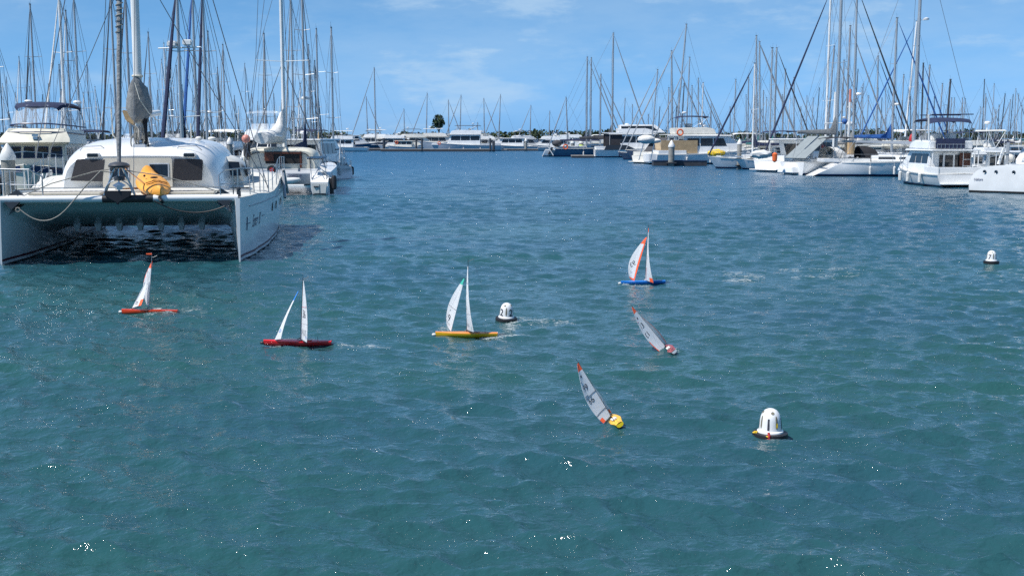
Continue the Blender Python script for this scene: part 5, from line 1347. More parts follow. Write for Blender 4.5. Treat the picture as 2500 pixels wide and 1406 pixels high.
for i, px in enumerate((842, 880, 925, 1000, 1045, 1098, 1140, 1178, 1212, 1262, 1312, 1352, 1405, 1440)):
    Y = 305 + (i % 3) * 9
    motor_cruiser(by(ANF, px, 'low white cruiser'), (X(px, Y), Y, 0), (0.05, 3.1)[i % 2], L=11 + (i * 7) % 5, fly=i % 3 != 1, bim=[None, whitec, dgreyc, navyc][i % 4], hullm=[white, greyh, white, navyh, white2][i % 5], supm=[white, white, offw][i % 3], style=i % 3, group='low cruisers behind the far row', detail=0, radar=i % 2 == 0)[0].scale.z = .82
FAR = [(890, 237, 893, 300, 1, 'leftmost mast of the far row'), (925, 166, 926, 285, -1, 'tallest mast of the far row, with three pairs of spreaders'), (992, 267, 992, 310, -1, 'short mast between the tallest one and the round tree'), (1050, 228, 1046, 300, -1, 'mast just left of the round tree'), (1090, 245, 1091, 300, 1, 'mast just right of the round tree'), (1132, 233, 1128, 300, -1, 'mast above the far trawler'), (1161, 300, 1161, 300, 0, 'very short mast right of the far trawler'), (1176, 241, 1178, 305, 1, 'second mast right of the far trawler'), (1228, 232, 1223, 305, -1, 'mast right of the navy far pile'), (1301, 258, 1298, 310, -1, 'mast near the white capped far pile'), (1337, 272, 1336, 310, 0, 'slim mast with a small box halfway'), (1388, 238, 1393, 230, -1, 'mast with radar just left of the pair of tall masts')]
for (tx, ty, fx, Y, js, lab) in FAR:
    H = Zr(ty, Y); L = max(9, min(17, H * .75)); hd = math.pi if js < 0 else 0.0
    sail_yacht('far yacht, its ' + lab, (X(fx, Y), Y, 0), hd, L=L, H=H, hullm=white, mastm=alud, cover=random.choice([greyc, navyc, whitec]), jib=alud if js else None, group='yachts of the far row', detail=0, nspr=3 if H > 18 else 1, mr=.16 if H > 18 else .12, jib_r=.10, wr=.014, mx=L * .06, rake=(X(fx, Y) - X(tx, Y)) * (1 if js >= 0 else -1) * 1.0)

# ------------------------------------------------------------------ right side, boat by boat
def heading_to(p, q): return math.atan2(q.y - p.y, q.x - p.x)
# blue hulled yacht and its neighbours
p = at(1345, 383)
yr, P_, S_ = sail_yacht('navy blue ketch hulled yacht with grey sail covers, its black stern facing left', (p.x + 8.2, p.y + 1, 0), .02, L=16, H=Zr(80, p.y), hullm=navyh, mastm=alu, cover=dgreyc, jib=alud, boot=stripeN, group=None, mx=3.2 - 1.6, mr=.16, cover_h=.6, jib_r=.09, nspr=3, wr=.016, B=4.6)
q = MB(); q.box((-8.3, 0, .9), (.25, 3.0, 1.3), ry=.5); q.build('stern_opening', blackh, yr, bevel=.05)
q = MB(); q.tube([(-8.6, -1.5, 1.4), (-7.9, -1.6, .25), (-7.9, 1.4, .2)], .07, 6); q.build('stern_frame', white, yr)
q = MB(); q.ball((-7.2, 0, 2.1), .8, sz=.7); q.build('covered_outboard', dgreyc, yr, smooth=True)
for (tx, ty, fx, Y, lab) in ((1420, 140, 1423, 185, 'left one of the pair of tall masts right of centre'), (1431, 142, 1433, 190, 'right one of the pair of tall masts right of centre'), (1453, 182, 1457, 200, 'shorter mast behind the tall one over the motor yacht')):
    sail_yacht('yacht, its ' + lab, (X(fx, Y), Y, 0), 0.0, L=13, H=Zr(ty, Y), hullm=white, mastm=alu, cover=navyc, jib=alud, group='yachts behind the navy blue yacht', detail=0, nspr=2, mr=.14, jib_r=.08, wr=.014, mx=.6)
q = None
pile('grey pile with white cone cap beside the blue yacht, left one of two', *at(1398, 380)[:2], Zr(350, 180), r=.36)
pile('grey pile with white cone cap and yellow green band beside the blue yacht', *at(1419, 381)[:2], Zr(349, 178), r=.36, band=True)
p = at(1460, 385)
ponton('small pontoon between the blue yacht and the big motor yacht', X(1395, 174), X(1450, 174), 174, z=.4)
# big motor yacht with black glass
yr, P_, S_, dd = motor_cruiser('big white motor yacht with black glazing and enclosed upper bridge', (X(1450, 178) + 7.4, 178, 0), .0, L=14.6, B=4.6, fly=True, bim=None, hullm=white, supm=white, style=1, group=None, radar=True)
z = dd['zr']; w = dd['w']
q = MB(); q.prism([(-3.4, z + .1), (-3.6, z + 1.45), (1.8, z + 1.45), (3.4, z + .2)], w * .95, w * .8); up = q.build('upper_bridge', white, yr, bevel=.1, smooth=True)
windows_side(up, lambda zz: w * .95 - (zz - z) * .12 * w / 2, [(-1.9, 2.2, z + .6, z + 1.25, -.4, -.9), (-3.3, -2.5, z + .5, z + 1.2, -.1, .3)])
q = MB(); q.prism([(-6.0, z + .12), (-6.0, z + .28), (-3.2, z + .28), (-3.2, z + .12)], w, w); q.build('aft_awning', white, yr)
for sg in (-1, 1):
    q = MB(); q.slab([(-5.8, sg * w * .96, dd['z0']), (-3.2, sg * w * .96, dd['z0']), (-3.2, sg * w * .9, z), (-5.8, sg * w * .9, z)], .03, (0, sg, 0)); q.build('cockpit_screen', mesh_cover, yr)
    q = MB(); q.slab([(-6.0, sg * (dd['B'] * .47 + .05), 1.15), (-1.0, sg * (dd['B'] * .485 + .05), 1.2), (-2.6, sg * (dd['w'] + .10), 1.9), (-5.6, sg * (dd['w'] + .1), 1.9)], .03, (0, sg, 0)); q.build('hull_glazing', glassd, yr)
# stern-on white cruiser, covered dinghy
p = at(1568, 400)
yr, P_, S_, dd = motor_cruiser('white cruiser lying stern on with a raked grey screen, left of the tan awning', (p.x + 4.6, p.y + 3.5, 0), math.radians(32), L=11, B=4, fly=False, hullm=offw, supm=offw, group=None, radar=False)
q = MB(); q.slab([(-4.2, -1.3, 1.2), (-4.2, 1.3, 1.2), (-2.6, 1.3, 3.0), (-2.6, -1.3, 3.0)], .05, (-1, 0, 1)); q.build('raked_screen', dgreyc, yr)
t = thing('covered_dinghy', 'round white covered dinghy hung above the stern of the raked screen cruiser', 'dinghy', (X(1578, 128), 128, Zr(343, 128)))
q = MB(); q.ball((0, 0, .1), .8, sz=.62, sx=1.25); q.ball((.95, .1, -.05), .55, sz=.5, sx=1.3); q.build('cover', whitec, t, smooth=True); q = MB(); q.tube([(-.3, 0, -.3), (-.8, 0, -2.2)], .05, 6); q.tube([(.9, 0, -.3), (.5, 0, -2.2)], .05, 6); q.build('davit', steel, t)
# cruiser with tan awning, pile and dark pontoon
p = at(1660, 402)
yr, P_, S_, dd = motor_cruiser('white cruiser with tan side awnings and navy bimini above a dark pontoon', (p.x + 4.0, p.y + 2.4, 0), math.radians(4), L=13.5, B=4.4, fly=False, hullm=white, supm=white, group=None, radar=False)
q = MB(); q.box((-4.2, -dd['w'] * 1.02, 2.0), (4.2, .06, 1.45)); q.build('side_awning', tanc, yr); q = MB(); q.box((-6.25, 0, 1.85), (.06, dd['w'] * 1.9, 1.5), ry=-.18); q.build('aft_awning', mat('canvas_sand', (.60, .45, .28), .85, var=.12), yr)
q = MB(); q.box((-7.2, 0, .75), (1.0, 3.6, .95)); q.build('stern_locker', white, yr, bevel=.06)
pile('thick grey pile in front of the tan awning', X(1640, 124), 124, Zr(357, 124), r=.33)
ponton('dark floating pontoon under the tan awning cruiser', X(1592, 126), X(1722, 126), 125.2, w=1.6, z=.62, top=antib)
motor_cruiser('flybridge cruiser with navy bimini and slanted white radar arch behind the tan awning', (X(1712, 146), 146, 0), math.radians(3), L=14, B=4.6, fly=True, bim=navyc, group=None, supm=offw, radar=True)
# yellow tarpaulin boat
p = at(1728, 412)
yr, P_, S_ = sail_yacht('white sloop with bow to the left and a yellow tarpaulin on deck', (p.x + 5.1, p.y + 1.2, 0), math.pi + math.radians(12), L=10.5, H=Zr(160, p.y + 4), hullm=white, mastm=aluw, cover=navyc, jib=navyc, boot=stripeN, group=None, mx=.5, jib_r=.09, nspr=1, wr=.014)
def tarp(label, px, Y, row, L, W_, H_, m, rz=0.0):
    t = thing('tarpaulin_bundle' if m is yellc else 'inflatable_tender', label, 'tarpaulin' if m is yellc else 'dinghy', (X(px, Y), Y, Zr(row, Y)), rz)
    secs = []
    for i in range(9):
        f = i / 8; w = W_ * math.sin(math.pi * (f * .9 + .05)) ** .5; h = H_ * math.sin(math.pi * (f * .86 + .07)) ** .6
        secs.append([((f - .5) * L, w * math.cos(a) * (1 + .12 * math.sin(5 * a + i)), h * math.sin(a) * (1 + .14 * math.sin(3 * a + 2 * i)) - .12 * L * (f - .5) * 0) for a in [2 * math.pi * k / 12 for k in range(12)]])
    q = MB(); q.loft(secs, 0, closed=True); q.build('cover' if m is yellc else 'tube', m, t, smooth=True)
    if m is not yellc:
        q = MB(); q.box((L * .46, 0, .0), (.12, W_ * 1.2, H_)); q.build('transom_board', spark, t)
    return t
tarp('bright yellow tarpaulin bundle on the deck of the white sloop', 1750, 117, 374, 1.75, .55, .38, yellc)
tarp('pale grey inflatable tender lying on a foredeck right of the yellow tarpaulin', 1860, 100, 377, 1.9, .6, .38, white2, rz=.25)
# small multihull with bow platform
p = at(1808, 415)
yr, P_, S_ = sail_yacht('white yacht with a flat bow platform, between the yellow tarpaulin and the grey tender', (p.x + 4.0, p.y + 2.2, 0), math.pi + math.radians(16), L=9.0, H=Zr(124, p.y + 5), hullm=white, mastm=alu, cover=None, jib=None, group=None, nspr=2, boot=antib)
q = MB(); q.prism([(4.0, 1.15), (4.0, 1.28), (6.3, 1.34), (6.3, 1.26)], .5, .5); q.build('bow_platform', white, yr)
# white hull under the grey tender
p = at(1856, 418)
yr, P_, S_ = sail_yacht('white sloop under the grey tender, its long dark forestay slanting down from top right', (p.x + 6.2, p.y + 2.4, 0), math.pi + math.radians(14), L=12, H=16.5, hullm=white, mastm=aluw, cover=greyc, jib=navyc, group=None, nspr=2, boot=stripeN, mx=-.4, jib_r=.085, mr=.12)
lettering('name_lettering', 'T', .35, lambda x, y: (P_(.93, .6, 1).x + x, P_(.93, .6, 1).y + .05, .62 + y), stripeN, yr)
# white hull with registration and orange fender
p = at(1880, 421)
yr, P_, S_, dd = motor_cruiser('white sports cruiser with raked roof, stern towards the viewer with a blue fender', (p.x + 5.0, p.y + 4.2, 0), math.radians(34), L=12, B=4, fly=False, style=1, hullm=white, supm=white, group=None, radar=False)
t = thing('fender', 'bright blue fender at the water beside the sports cruiser stern', 'fender', (*at(1876, 417)[:2], .25)); q = MB(); q.box((0, 0, 0), (.5, .4, .5)); q.build('body', bluep, t, bevel=.12, smooth=True); q = MB(); q.tube([(0, 0, .2), (0, 0, .9)], .02, 5); q.build('lanyard', ropew, t)
t = thing('fender', 'orange fender on the rail between the grey tender and sports cruiser', 'fender', (X(1893, 95), 95, Zr(384, 95))); q = MB(); q.lathe([(.05, -.42), (.2, -.3), (.22, .25), (.06, .38)], (0, 0, 0), 10); q.build('body', orangep, t, smooth=True); q = MB(); q.tube([(0, 0, .35), (0, 0, .7)], .02, 5); q.build('lanyard', ropew, t)
# motor sailer with grey slanted panel, square white transom
p = at(1950, 428)
yr, P_, S_ = sail_yacht('white motor sailer with square transom, slanted grey panel and long grey boom cover', (p.x + 5.4, p.y + 3.6, 0), math.radians(25), L=12.5, H=17, hullm=white, mastm=alu, cover=greyc, jib=None, dodger=whitec, group=None, nspr=1, mr=.15, mx=-1.8, cover_h=.42, B=4.2, scoop=-.1, wr=.014, boomz=1.9)
q = MB(); q.slab([(-6.0, -1.3, 1.35), (-6.0, 1.4, 1.35), (-3.6, 1.4, 3.15), (-3.6, -1.3, 3.15)], .05, (-1, 0, 1)); q.build('slanted_panel', mat('panel_grey', (.22, .25, .26), .5, var=.1), yr)
q = MB(); q.box((-6.55, .2, .42), (.8, 2.0, .5), taper=.85); q.build('boarding_step', white, yr, bevel=.05)
t = thing('fender', 'blue fender float between the motor sailer and the long white sloop', 'fender', (*at(1972, 425)[:2], .25)); q = MB(); q.box((0, 0, 0), (.75, .5, .5)); q.build('body', bluep, t, bevel=.12, smooth=True); q = MB(); q.tube([(.3, 0, .2), (.6, 0, 1.1)], .02, 5); q.build('lanyard', ropew, t)
# long white sloop with black bimini
p0, p1 = at(1992, 431), at(2245, 434)
yr, P_, S_ = sail_yacht('long white sloop with sugar scoop stern, black bimini and spray hood', (p0.x + 6.6, p0.y + 1.2, 0), math.radians(-2), L=13.6, H=19, hullm=white, mastm=alu, cover=None, jib=None, bimini=blackc, dodger=blackc, group=None, nspr=3, mr=.155, mx=1.45, scoop=2.4, B=4.2, wr=.014, radar=False)
q = MB(); q.box((-.8, -1.9, .98), (.9, .05, .14)); q.build('hull_window', glassd, yr)
for x in (2.6, 3.7, 4.6):
    q = MB(); q.box((x, -1.88 + (x - 2.6) * .1, 1.0), (.55, .05, .13)); q.build('hull_window', greyh, yr)
q = MB(); q.prism([(1.2, 2.55), (1.2, 2.75), (-4.2, 2.85), (-4.2, 2.68)], .35, .35); q.build('boom_tray', greyh, yr)
z = Zr(48, 92); q = MB(); q.lathe([(.05, 0), (.22, .03), (.24, .14), (.05, .22)], (2.0, 0, z), 12); q.box((1.75, 0, z + .02), (.4, .05, .05)); q.build('radar_dome', white, yr, smooth=True)
pile('stout cream pile standing behind the long white sloop', X(2076, 98), 98, Zr(345, 98), r=.40, cap=False, body=tanc)
t = thing('fender_buoy', 'red conical buoy on the deck of a yacht behind the long sloop', 'buoy', (X(2228, 104), 104, Zr(347, 104))); q = MB(); q.lathe([(.3, 0), (.34, .2), (.22, .6), (.08, .75)], (0, 0, 0), 12); q.build('body', redp, t, smooth=True); q = MB(); q.lathe([(.05, 0), (.05, .15)], (0, 0, .74), 8); q.build('eye', redp, t)
# yacht with blue sail cover behind
Y = 112
yr, P_, S_ = sail_yacht('yacht with a bright blue sail cover and pale tall mast behind the long sloop', (X(2178, Y) - .5, Y, 0), 0.05, L=13, H=Zr(45, Y), hullm=white, mastm=alu, cover=bluec, jib=bluec, group=None, nspr=2, mr=.13, mx=.5, cover_h=.38, jib_r=.07, radar=True, wr=.014, boomz=1.5)
# pair of white poles with blue capped aerials
t = thing('aerial_mast', 'white aerial mast with radar and blue capped instruments behind the motor sailer', 'aerial mast', (X(2036, 103), 103, 0))
q = MB(); q.tube([(0, 0, 1.5), (0, 0, Zr(225, 103))], .12, 8); q.build('pole', aluw, t); q = MB(); q.tube([(-.9, 0, Zr(302, 103)), (1.3, 0, Zr(300, 103))], .05, 6); q.build('crossbar', aluw, t)
q = MB(); q.ball((.9, 0, Zr(297, 103)), .25); q.build('blue_cap', bluec, t, smooth=True); q = MB(); q.ball((1.3, 0, Zr(303, 103)), .35, sz=.7); q.build('dome', white, t, smooth=True)
t = thing('wind_generator_pole', 'white and red tipped pole right of the aerial mast', 'pole', (X(2072, 100), 100, 0))
q = MB(); q.tube([(0, 0, 1.5), (0, 0, Zr(250, 100))], .12, 8); q.build('pole', aluw, t); q = MB(); q.tube([(0, 0, Zr(250, 100)), (0, 0, Zr(218, 100))], .11, 8); q.build('red_tip', pinkp, t)
# fishing cruiser R2
p = at(2333, 458)
yr, P_, S_, dd = motor_cruiser('white flybridge fishing cruiser with navy canopy, stern to the viewer, left of the rightmost catamaran', (p.x + .35, p.y + 4.6, 0), math.radians(91), L=9.4, B=3.7, fly=True, bim=navyc, cov=white, supm=white, group=None, radar=False, winm=glassd)
L = 9.4; w = dd['w']; z0, zr, top = dd['z0'], dd['zr'], dd['top']
q = MB(); q.box((-2.62, .1, zr + .45), (.06, w * 1.25, .62)); q.build('flybridge_back_cloth', navyc, yr); q = MB()
for k in range(8): q.tube([(-2.68, -w * .55 + k * w * .17, zr + .10), (-2.68, -w * .55 + k * w * .17, zr + .42)], .014, 5)
for zz in (.12, .40): q.tube([(-2.68, -w * .58, zr + zz), (-2.68, w * .66, zr + zz)], .014, 5)
q.build('rod_rack', steel, yr)
q = MB(); q.box((-2.60, .15, (z0 + zr) / 2 - .05), (.06, .75, (zr - z0) * .88)); dr = q.build('door_frame', white, yr)
q = MB(); q.box((-2.65, .15, (z0 + zr) / 2 + .0), (.04, .5, (zr - z0) * .60)); q.build('door_pane', glassd, dr)
q = MB(); q.box((-2.9, -.9, zr - .55), (.04, .5, .03)); q.box((-2.9, -.9, zr - .95), (.04, .5, .03)); q.tube([(-2.9, -1.15, z0), (-2.9, -1.15, zr + .1)], .02, 5); q.tube([(-2.9, -.65, z0), (-2.9, -.65, zr + .1)], .02, 5); q.build('ladder', white, yr)
q = MB(); q.box((-2.68, -.85, zr - .55), (.05, .7, .8)); q.build('mahogany_panel', maho, yr)
q = MB(); q.box((-3.2, .9, fs_ := .98), (.6, .9, .45)); q.build('bait_locker', white, yr, bevel=.04)
q = MB(); q.tube([(-2.4, w * .95, top), (-2.6, w * 1.06, top + 1.6)], .06, 6); q.build('outrigger', white, yr)
q = MB(); q.tube([(-2.5, -w * .9, top + 1.62), (-2.5, w * .9, top + 1.6)], .035, 5); q.tube([(-.5, -w * .9, top + 1.6), (-.5, w * .9, top + 1.6)], .03, 5); q.build('rocket_launcher', navyc, yr)
q = MB(); q.box((-4.78, .1, .12), (.3, 2.6, .16)); q.build('transom_exhaust_band', antif, yr)
lettering('transom_lettering', 'Re', .36, lambda x, y: (-4.74, -x - 1.15, .62 + y), stripeN, yr, shear=.4)
# rightmost catamaran
p = at(2365, 470)
r = thing('catamaran', 'white catamaran at the right edge with a name and three round portlights on its hull', 'catamaran', (p.x, p.y + .2, 0), math.radians(-42))
for sg, y0 in ((-1, 0.0), (1, 5.2)):
    secs = []
    for x, w_, zt in ((0, .42, .50), (.06, .48, .70), (.25, .56, 1.0), (.5, .6, 1.25), (.85, .62, 1.42), (1.4, .64, 1.52), (2.6, .64, 1.60), (5, .66, 1.68), (8, .5, 1.72), (10.6, .2, 1.78), (11.4, .04, 1.8)):
        yc = y0 + .6
        secs.append([(x, yc - w_, zt), (x, yc - w_, zt * .55), (x, yc - w_ * .92, .12), (x, yc - w_ * .90, .04), (x, yc - w_ * .6, -.4), (x, yc + w_ * .6, -.4), (x, yc + w_ * .90, .04), (x, yc + w_ * .92, .12), (x, yc + w_, zt * .55), (x, yc + w_, zt)])
    q = MB(); q.loft(secs, 0, closed=True, mrow=[0, 0, 1, 1, 1, 1, 1, 0, 0, 0]); h = q.build('hull', [white, antif], r, smooth=True)
    for x in (.92, 1.55, 2.5):
        q = MB(); q.lathe([(.085, -.01), (.10, -.02), (.10, .0)], (x, y0 - .045, 1.18), 12, ax='y'); q.lathe([(.07, -.012), (.07, -.03)], (x, y0 - .045, 1.18), 12, ax='y', mi=1); q.build('portlight', [steel, glassd], h)
    if sg < 0: lettering('name_lettering', 'Hakara', .21, lambda x, y: (.58 + x * .9, -.030 + .06 * max(0, .45 - x - .2) * .3, .74 + y), stripeN, h, shear=.2, spacing=.95)
q = MB(); q.prism([(1.6, .8), (1.4, 1.4), (2.0, 1.58), (9, 1.7), (9.4, .9)], 3, 3, yc=3.2); q.build('bridge_deck', white, r)
secs = []
for x, hh, w_ in ((2.2, .35, 2.3), (2.5, .95, 2.5), (3.2, 1.25, 2.6), (5, 1.35, 2.6), (7.5, 1.1, 2.3), (8.8, .3, 1.8)):
    secs.append([(x, 3.2 + w_ * math.copysign(abs(math.cos(a)) ** .4, math.cos(a)), 1.62 + hh * math.sin(a) ** .5) for a in [math.pi * k / 12 for k in range(13)]])
q = MB(); q.loft(secs, 0); cb = q.build('cabin', white, r, smooth=True)
q = MB(); q.slab([(2.62, .66, 1.8), (3.35, .60, 1.8), (3.35, .72, 2.35), (2.95, .74, 2.35)], .03, (0, -1, 0)); q.build('cabin_window', greyh, cb)
q = MB(); q.slab([(3.7, .58, 1.72), (6.0, .60, 2.1), (6.0, .66, 2.3), (4.6, .62, 2.1)], .03, (0, -1, 0)); q.build('cabin_window', alud, cb)
q = MB(); q.box((2.0, .3, 2.15), (.14, .14, 1.3)); q.build('davit_post', alud, r); q = MB(); q.tube([(1.5, .4, 1.6), (1.75, .4, 2.5)], .09, 6); q.build('davit_arm', white, r)
q = MB(); q.box((2.2, .6, 3.0), (1.2, .5, .04)); q.build('targa_shelf', steel, r); q = MB(); q.ball((1.9, 1.0, 1.95), .28); q.build('cushion', offw, r, smooth=True)
q = MB()
for x in (.9, 1.6, 2.3): q.tube([(x, .2, 1.2), (x + .1, .2, 2.2)], .016, 5)
q.tube([(.9, .2, 1.75), (1.0, .2, 2.0), (2.4, .2, 2.25), (3.4, .2, 2.2)], .016, 5); q.build('stern_rail', steel, r)
SHEER[0] = 1.6
spar_rig(r, 7.0, 3.0, 17, 11, 5, (11.3, 3.2, 1.8), (.4, 3.2, 1.6), alu, greyc, None, 2, .13, wr=.013)
# boats behind R2
_r = motor_cruiser('white cruiser with cream hardtop and round aerials between the fishing cruiser and right edge', (X(2462, 86), 88, 0), .05, L=7.6, B=3, fly=True, bim=offw, hard=True, group=None)[0]
_r.scale = (.68, .85, 1.0)
motor_cruiser('white cruiser with red seats seen above the rightmost catamaran', (X(2555, 80), 82, 0), .1, L=10, B=3.8, fly=False, group=None, radar=False)[0].scale.z = .86

RIGHT = [ # top px,row, foot px, Y, headsail side, spar, cover, headsail, label
 (1525, 241, 1522, 240, 0, 'd', None, None, 'thin mast left of the covered dinghy'), (1543, 256, 1543, 250, -1, 'd', None, None, 'short mast above the motor yacht roof'),
 (1603, 171, 1590, 160, -1, 'a', None, alud, 'leaning mast above the covered dinghy'), (1636, 125, 1643, 150, 1, 'a', None, alud, 'grey mast left of the tall leaning pale mast'),
 (1671, 60, 1648, 148, -1, 'a', None, alud, 'tall leaning pale mast above the tan awning'), (1680, 141, 1674, 160, -1, 'a', None, alud, 'straight mast above the navy bimini'),
 (1668, 205, 1662, 170, 0, 'k', None, None, 'dark mast in the cluster over the tan awning'), (1631, 215, 1630, 175, 0, 'a', None, alud, 'short mast in the cluster over the tan awning'),
 (1687, 210, 1689, 180, 1, 'a', None, alud, 'thin mast right of the navy bimini cluster'), (1702, 192, 1706, 170, 1, 'a', None, alud, 'mast with headsail leading right above the radar arch'),
 (1714, 203, 1713, 165, 1, 'w', None, alud, 'pale mast at the right of the radar arch cluster'), (1793, 195, 1790, 175, -1, 'a', navyc, None, 'thin mast left of the yellow tarpaulin yacht mast'),
 (1840, 88, 1848, 140, 1, 'a', navyc, alud, 'taller of two close masts above the grey tender'), (1848, 103, 1856, 145, 1, 'a', tealc, alud, 'lower of two close masts above the grey tender'),
 (1890, 118, 1890, 135, 1, 'a', tealc, spark, 'mast behind a teal sail cover'), (1824, 190, 1826, 190, 1, 'd', None, None, 'thin far mast behind the grey tender'),
 (1861, 222, 1862, 200, 0, 'd', None, None, 'short far mast behind the teal cover'), (1913, 170, 1909, 170, -1, 'd', None, None, 'thin mast right of the teal cover'),
 (1934, 190, 1939, 175, 1, 'd', None, alud, 'thin mast before the tall white mast'), (1926, 243, 1923, 210, 0, 'w', None, None, 'short pale mast before the tall white mast'),
 (2029, 114, 2018, 150, 1, 'd', None, alud, 'leaning mast right of the motor sailer mast'), (2054, 148, 2052, 160, 1, 'd', None, alud, 'thin mast left of the tall mast with radar ball'),
 (2066, 64, 2064, 125, 1, 'd', None, alud, 'dark headed tall mast left of the mast with radar ball'), (2079, -30, 2083, 108, 1, 'a', None, spark, 'tall mast with a white radar ball'),
 (2136, 138, 2140, 150, 0, 'a', None, navyc, 'mast with crossed headsails left of the blue sail cover mast'), (2226, 53, 2208, 130, -1, 'w', None, bluec, 'pale leaning mast with blue furled headsail'),
 (2200, 183, 2198, 165, 0, 'd', None, None, 'short mast right of the blue sail cover mast'), (2231, 190, 2229, 160, 0, 'd', None, None, 'short mast left of the big mast of the long sloop'),
 (2246, 155, 2249, 150, 1, 'k', None, bluec, 'dark mast behind the big mast of the long sloop'), (2262, 160, 2259, 155, 0, 'd', None, None, 'mast just right of the big mast of the long sloop'),
 (2314, 195, 2308, 120, 0, 'k', None, None, 'navy mast above the fishing cruiser canopy'), (2295, 205, 2291, 170, -1, 'd', None, None, 'mast left of the navy mast over the fishing cruiser')]
MC['k'] = spark
random.seed(5)
for (tx, ty, fx, Y, js, mk, cov, jb, lab) in RIGHT:
    H = Zr(ty, Y); L = max(9, min(14, H * .75)); hd = math.pi if js < 0 else 0.0
    hd += random.uniform(-.1, .1)
    rk = (X(fx, Y) - X(tx, Y)) * (1 if js >= 0 else -1)
    yr, P_, S_ = sail_yacht('yacht, its ' + lab, (X(fx, Y), Y, 0), hd, L=L, H=H, hullm=random.choice(HULLS), mastm=MC[mk], cover=cov or random.choice([navyc, whitec, greyc, dgreyc]), jib=jb, group='yachts of the right-hand berths', detail=1 if Y < 140 else 0, nspr=random.choice([1, 2, 2]), mr=.12 if Y < 160 else .10, jib_r=.075, wr=.012, mx=0.0, rake=max(-1.0, min(1.2, rk)), dodger=random.choice([navyc, None, greyc]), radar=('radar' in lab))
BACK = [(2271, 237), (2283, 262), (2327, 240), (2335, 240), (2341, 240), (2350, 255), (2360, 242), (2383, 195), (2392, 230), (2399, 262), (2411, 240), (2420, 268), (2433, 205), (2443, 257), (2453, 230), (2463, 218), (2468, 245), (2474, 232), (2483, 258), (2491, 230), (2497, 246), (2041, 205), (2092, 205), (2100, 170), (2112, 215), (2125, 235), (2150, 210), (2160, 240), (2188, 232), (2213, 236), (2003, 215), (1990, 240), (1957, 235), (1948, 262), (1900, 232), (1878, 240), (1833, 235), (1812, 232), (1775, 262), (1760, 300), (1740, 270), (1726, 255), (1655, 258), (1615, 262), (1575, 280), (1560, 285)]
for (tx, ty) in sorted(BACK):
    Y = random.uniform(190, 260); H = Zr(ty, Y); L = max(8, min(13, H * .8))
    sail_yacht(by(ANR, tx, 'short far masted yacht'), (X(tx, Y), Y, 0), random.choice([0, math.pi]) + random.uniform(-.2, .2), L=L, H=H, hullm=random.choice(HULLS), mastm=random.choice([alu, alud, spark]), cover=random.choice([navyc, whitec, greyc, dgreyc, tealc, blackc]), jib=random.choice([alud, alud, spark, None]), group='bare masted yachts far behind the right-hand berths', detail=0, nspr=1, mr=.09, jib_r=.06, wr=.011, rake=random.uniform(0, .5))
for i, (px, Y, hd) in enumerate(((1745, 155, 0), (1800, 150, 3.1), (1870, 150, 0), (1930, 128, .4), (2010, 140, 0), (2120, 125, .3), (2200, 118, .4), (2245, 116, .3), (2150, 150, 0), (2392, 140, 0), (2476, 150, 3.1), (2300, 150, 0), (1690, 190, 0), (1480, 215, 0))):
    motor_cruiser(by(ANR, px, 'low motor cruiser'), (X(px, Y), Y, 0), hd, L=random.uniform(10, 13), fly=i % 2 == 1, bim=[navyc, whitec, None][i % 3], supm=[white, offw][i % 2], group='motor cruisers wedged among the right-hand yachts', detail=0, radar=i % 2 == 0, hullm=[white, white2, white][i % 3])[0].scale.z = .72
pile('white coned pile among the hulls right of the yellow tarpaulin', X(1806, 112), 112, Zr(350, 112), r=.22)

# ------------------------------------------------------------------ far shore
def shore():
    q = MB(); n = 40; secs = []
    for i in range(n + 1):
        x = -330 + 900 * i / n
        secs.append([(x, 470 + 4 * math.sin(i), -.5), (x, 474 + 4 * math.sin(i), 1.0), (x, 520, 1.4), (x, 620, 1.2)])
    q.loft(secs, 0, cap0=False, cap1=False); o = q.build('far_shore', mat('shore_ground', (.10, .10, .07), .95, var=.3, vscale=.1)); o['kind'] = 'structure'; o['label'] = 'low far shore behind the marina'
shore()
leafm = mat('mangrove_foliage', (0.035, 0.060, 0.022), 0.8, var=.55, vscale=.35)
leafm2 = mat('tree_foliage', (0.040, 0.065, 0.025), 0.8, var=.5, vscale=.6)
barkm = mat('bark', (.09, .065, .045), .9, var=.3)
def leaf_cloud(q, c, rad, n, size, rng):
    for _ in range(n):
        while True:
            v = Vector((rng.uniform(-1, 1), rng.uniform(-1, 1), rng.uniform(-1, 1)))
            if .2 < v.length < 1: break
        p = Vector(c) + Vector((v.x * rad[0], v.y * rad[1], v.z * rad[2])); s = size * rng.uniform(.6, 1.3)
        a = Vector((rng.uniform(-1, 1), rng.uniform(-1, 1), rng.uniform(-1, 1))).normalized(); b = a.cross(Vector((rng.uniform(-1, 1), rng.uniform(-1, 1), .3))).normalized()
        q.add([p - a * s, p + b * s * .6, p + a * s, p - b * s * .6], [(0, 1, 2, 3)])
rng = random.Random(8)
q = MB(); x = -330.0
while x < 420:
    px = 1250 + x / 500 * FPX
    hgt = 4.3 + .8 * math.sin(x * .045) + .5 * math.sin(x * .13 + 1) + rng.uniform(-.4, .5)
    if 870 < px < 985: hgt *= .75
    hgt = max(2.0, hgt)
    leaf_cloud(q, (x, 486 + rng.uniform(-5, 5), 1.0 + hgt * .5), (rng.uniform(2.4, 4.2), 3, hgt * .54), 120, .62, rng)
    x += rng.uniform(1.8, 3.0)
o = q.build('mangrove_belt', leafm); o['kind'] = 'stuff'; o['label'] = 'low dark belt of trees along the far shore'
t = thing('round_crowned_tree', 'dark round crowned tree rising alone above the far shore', 'tree', (X(1070, 470), 470, 2.6))
t.scale = (1.15, 1.15, 1.15)
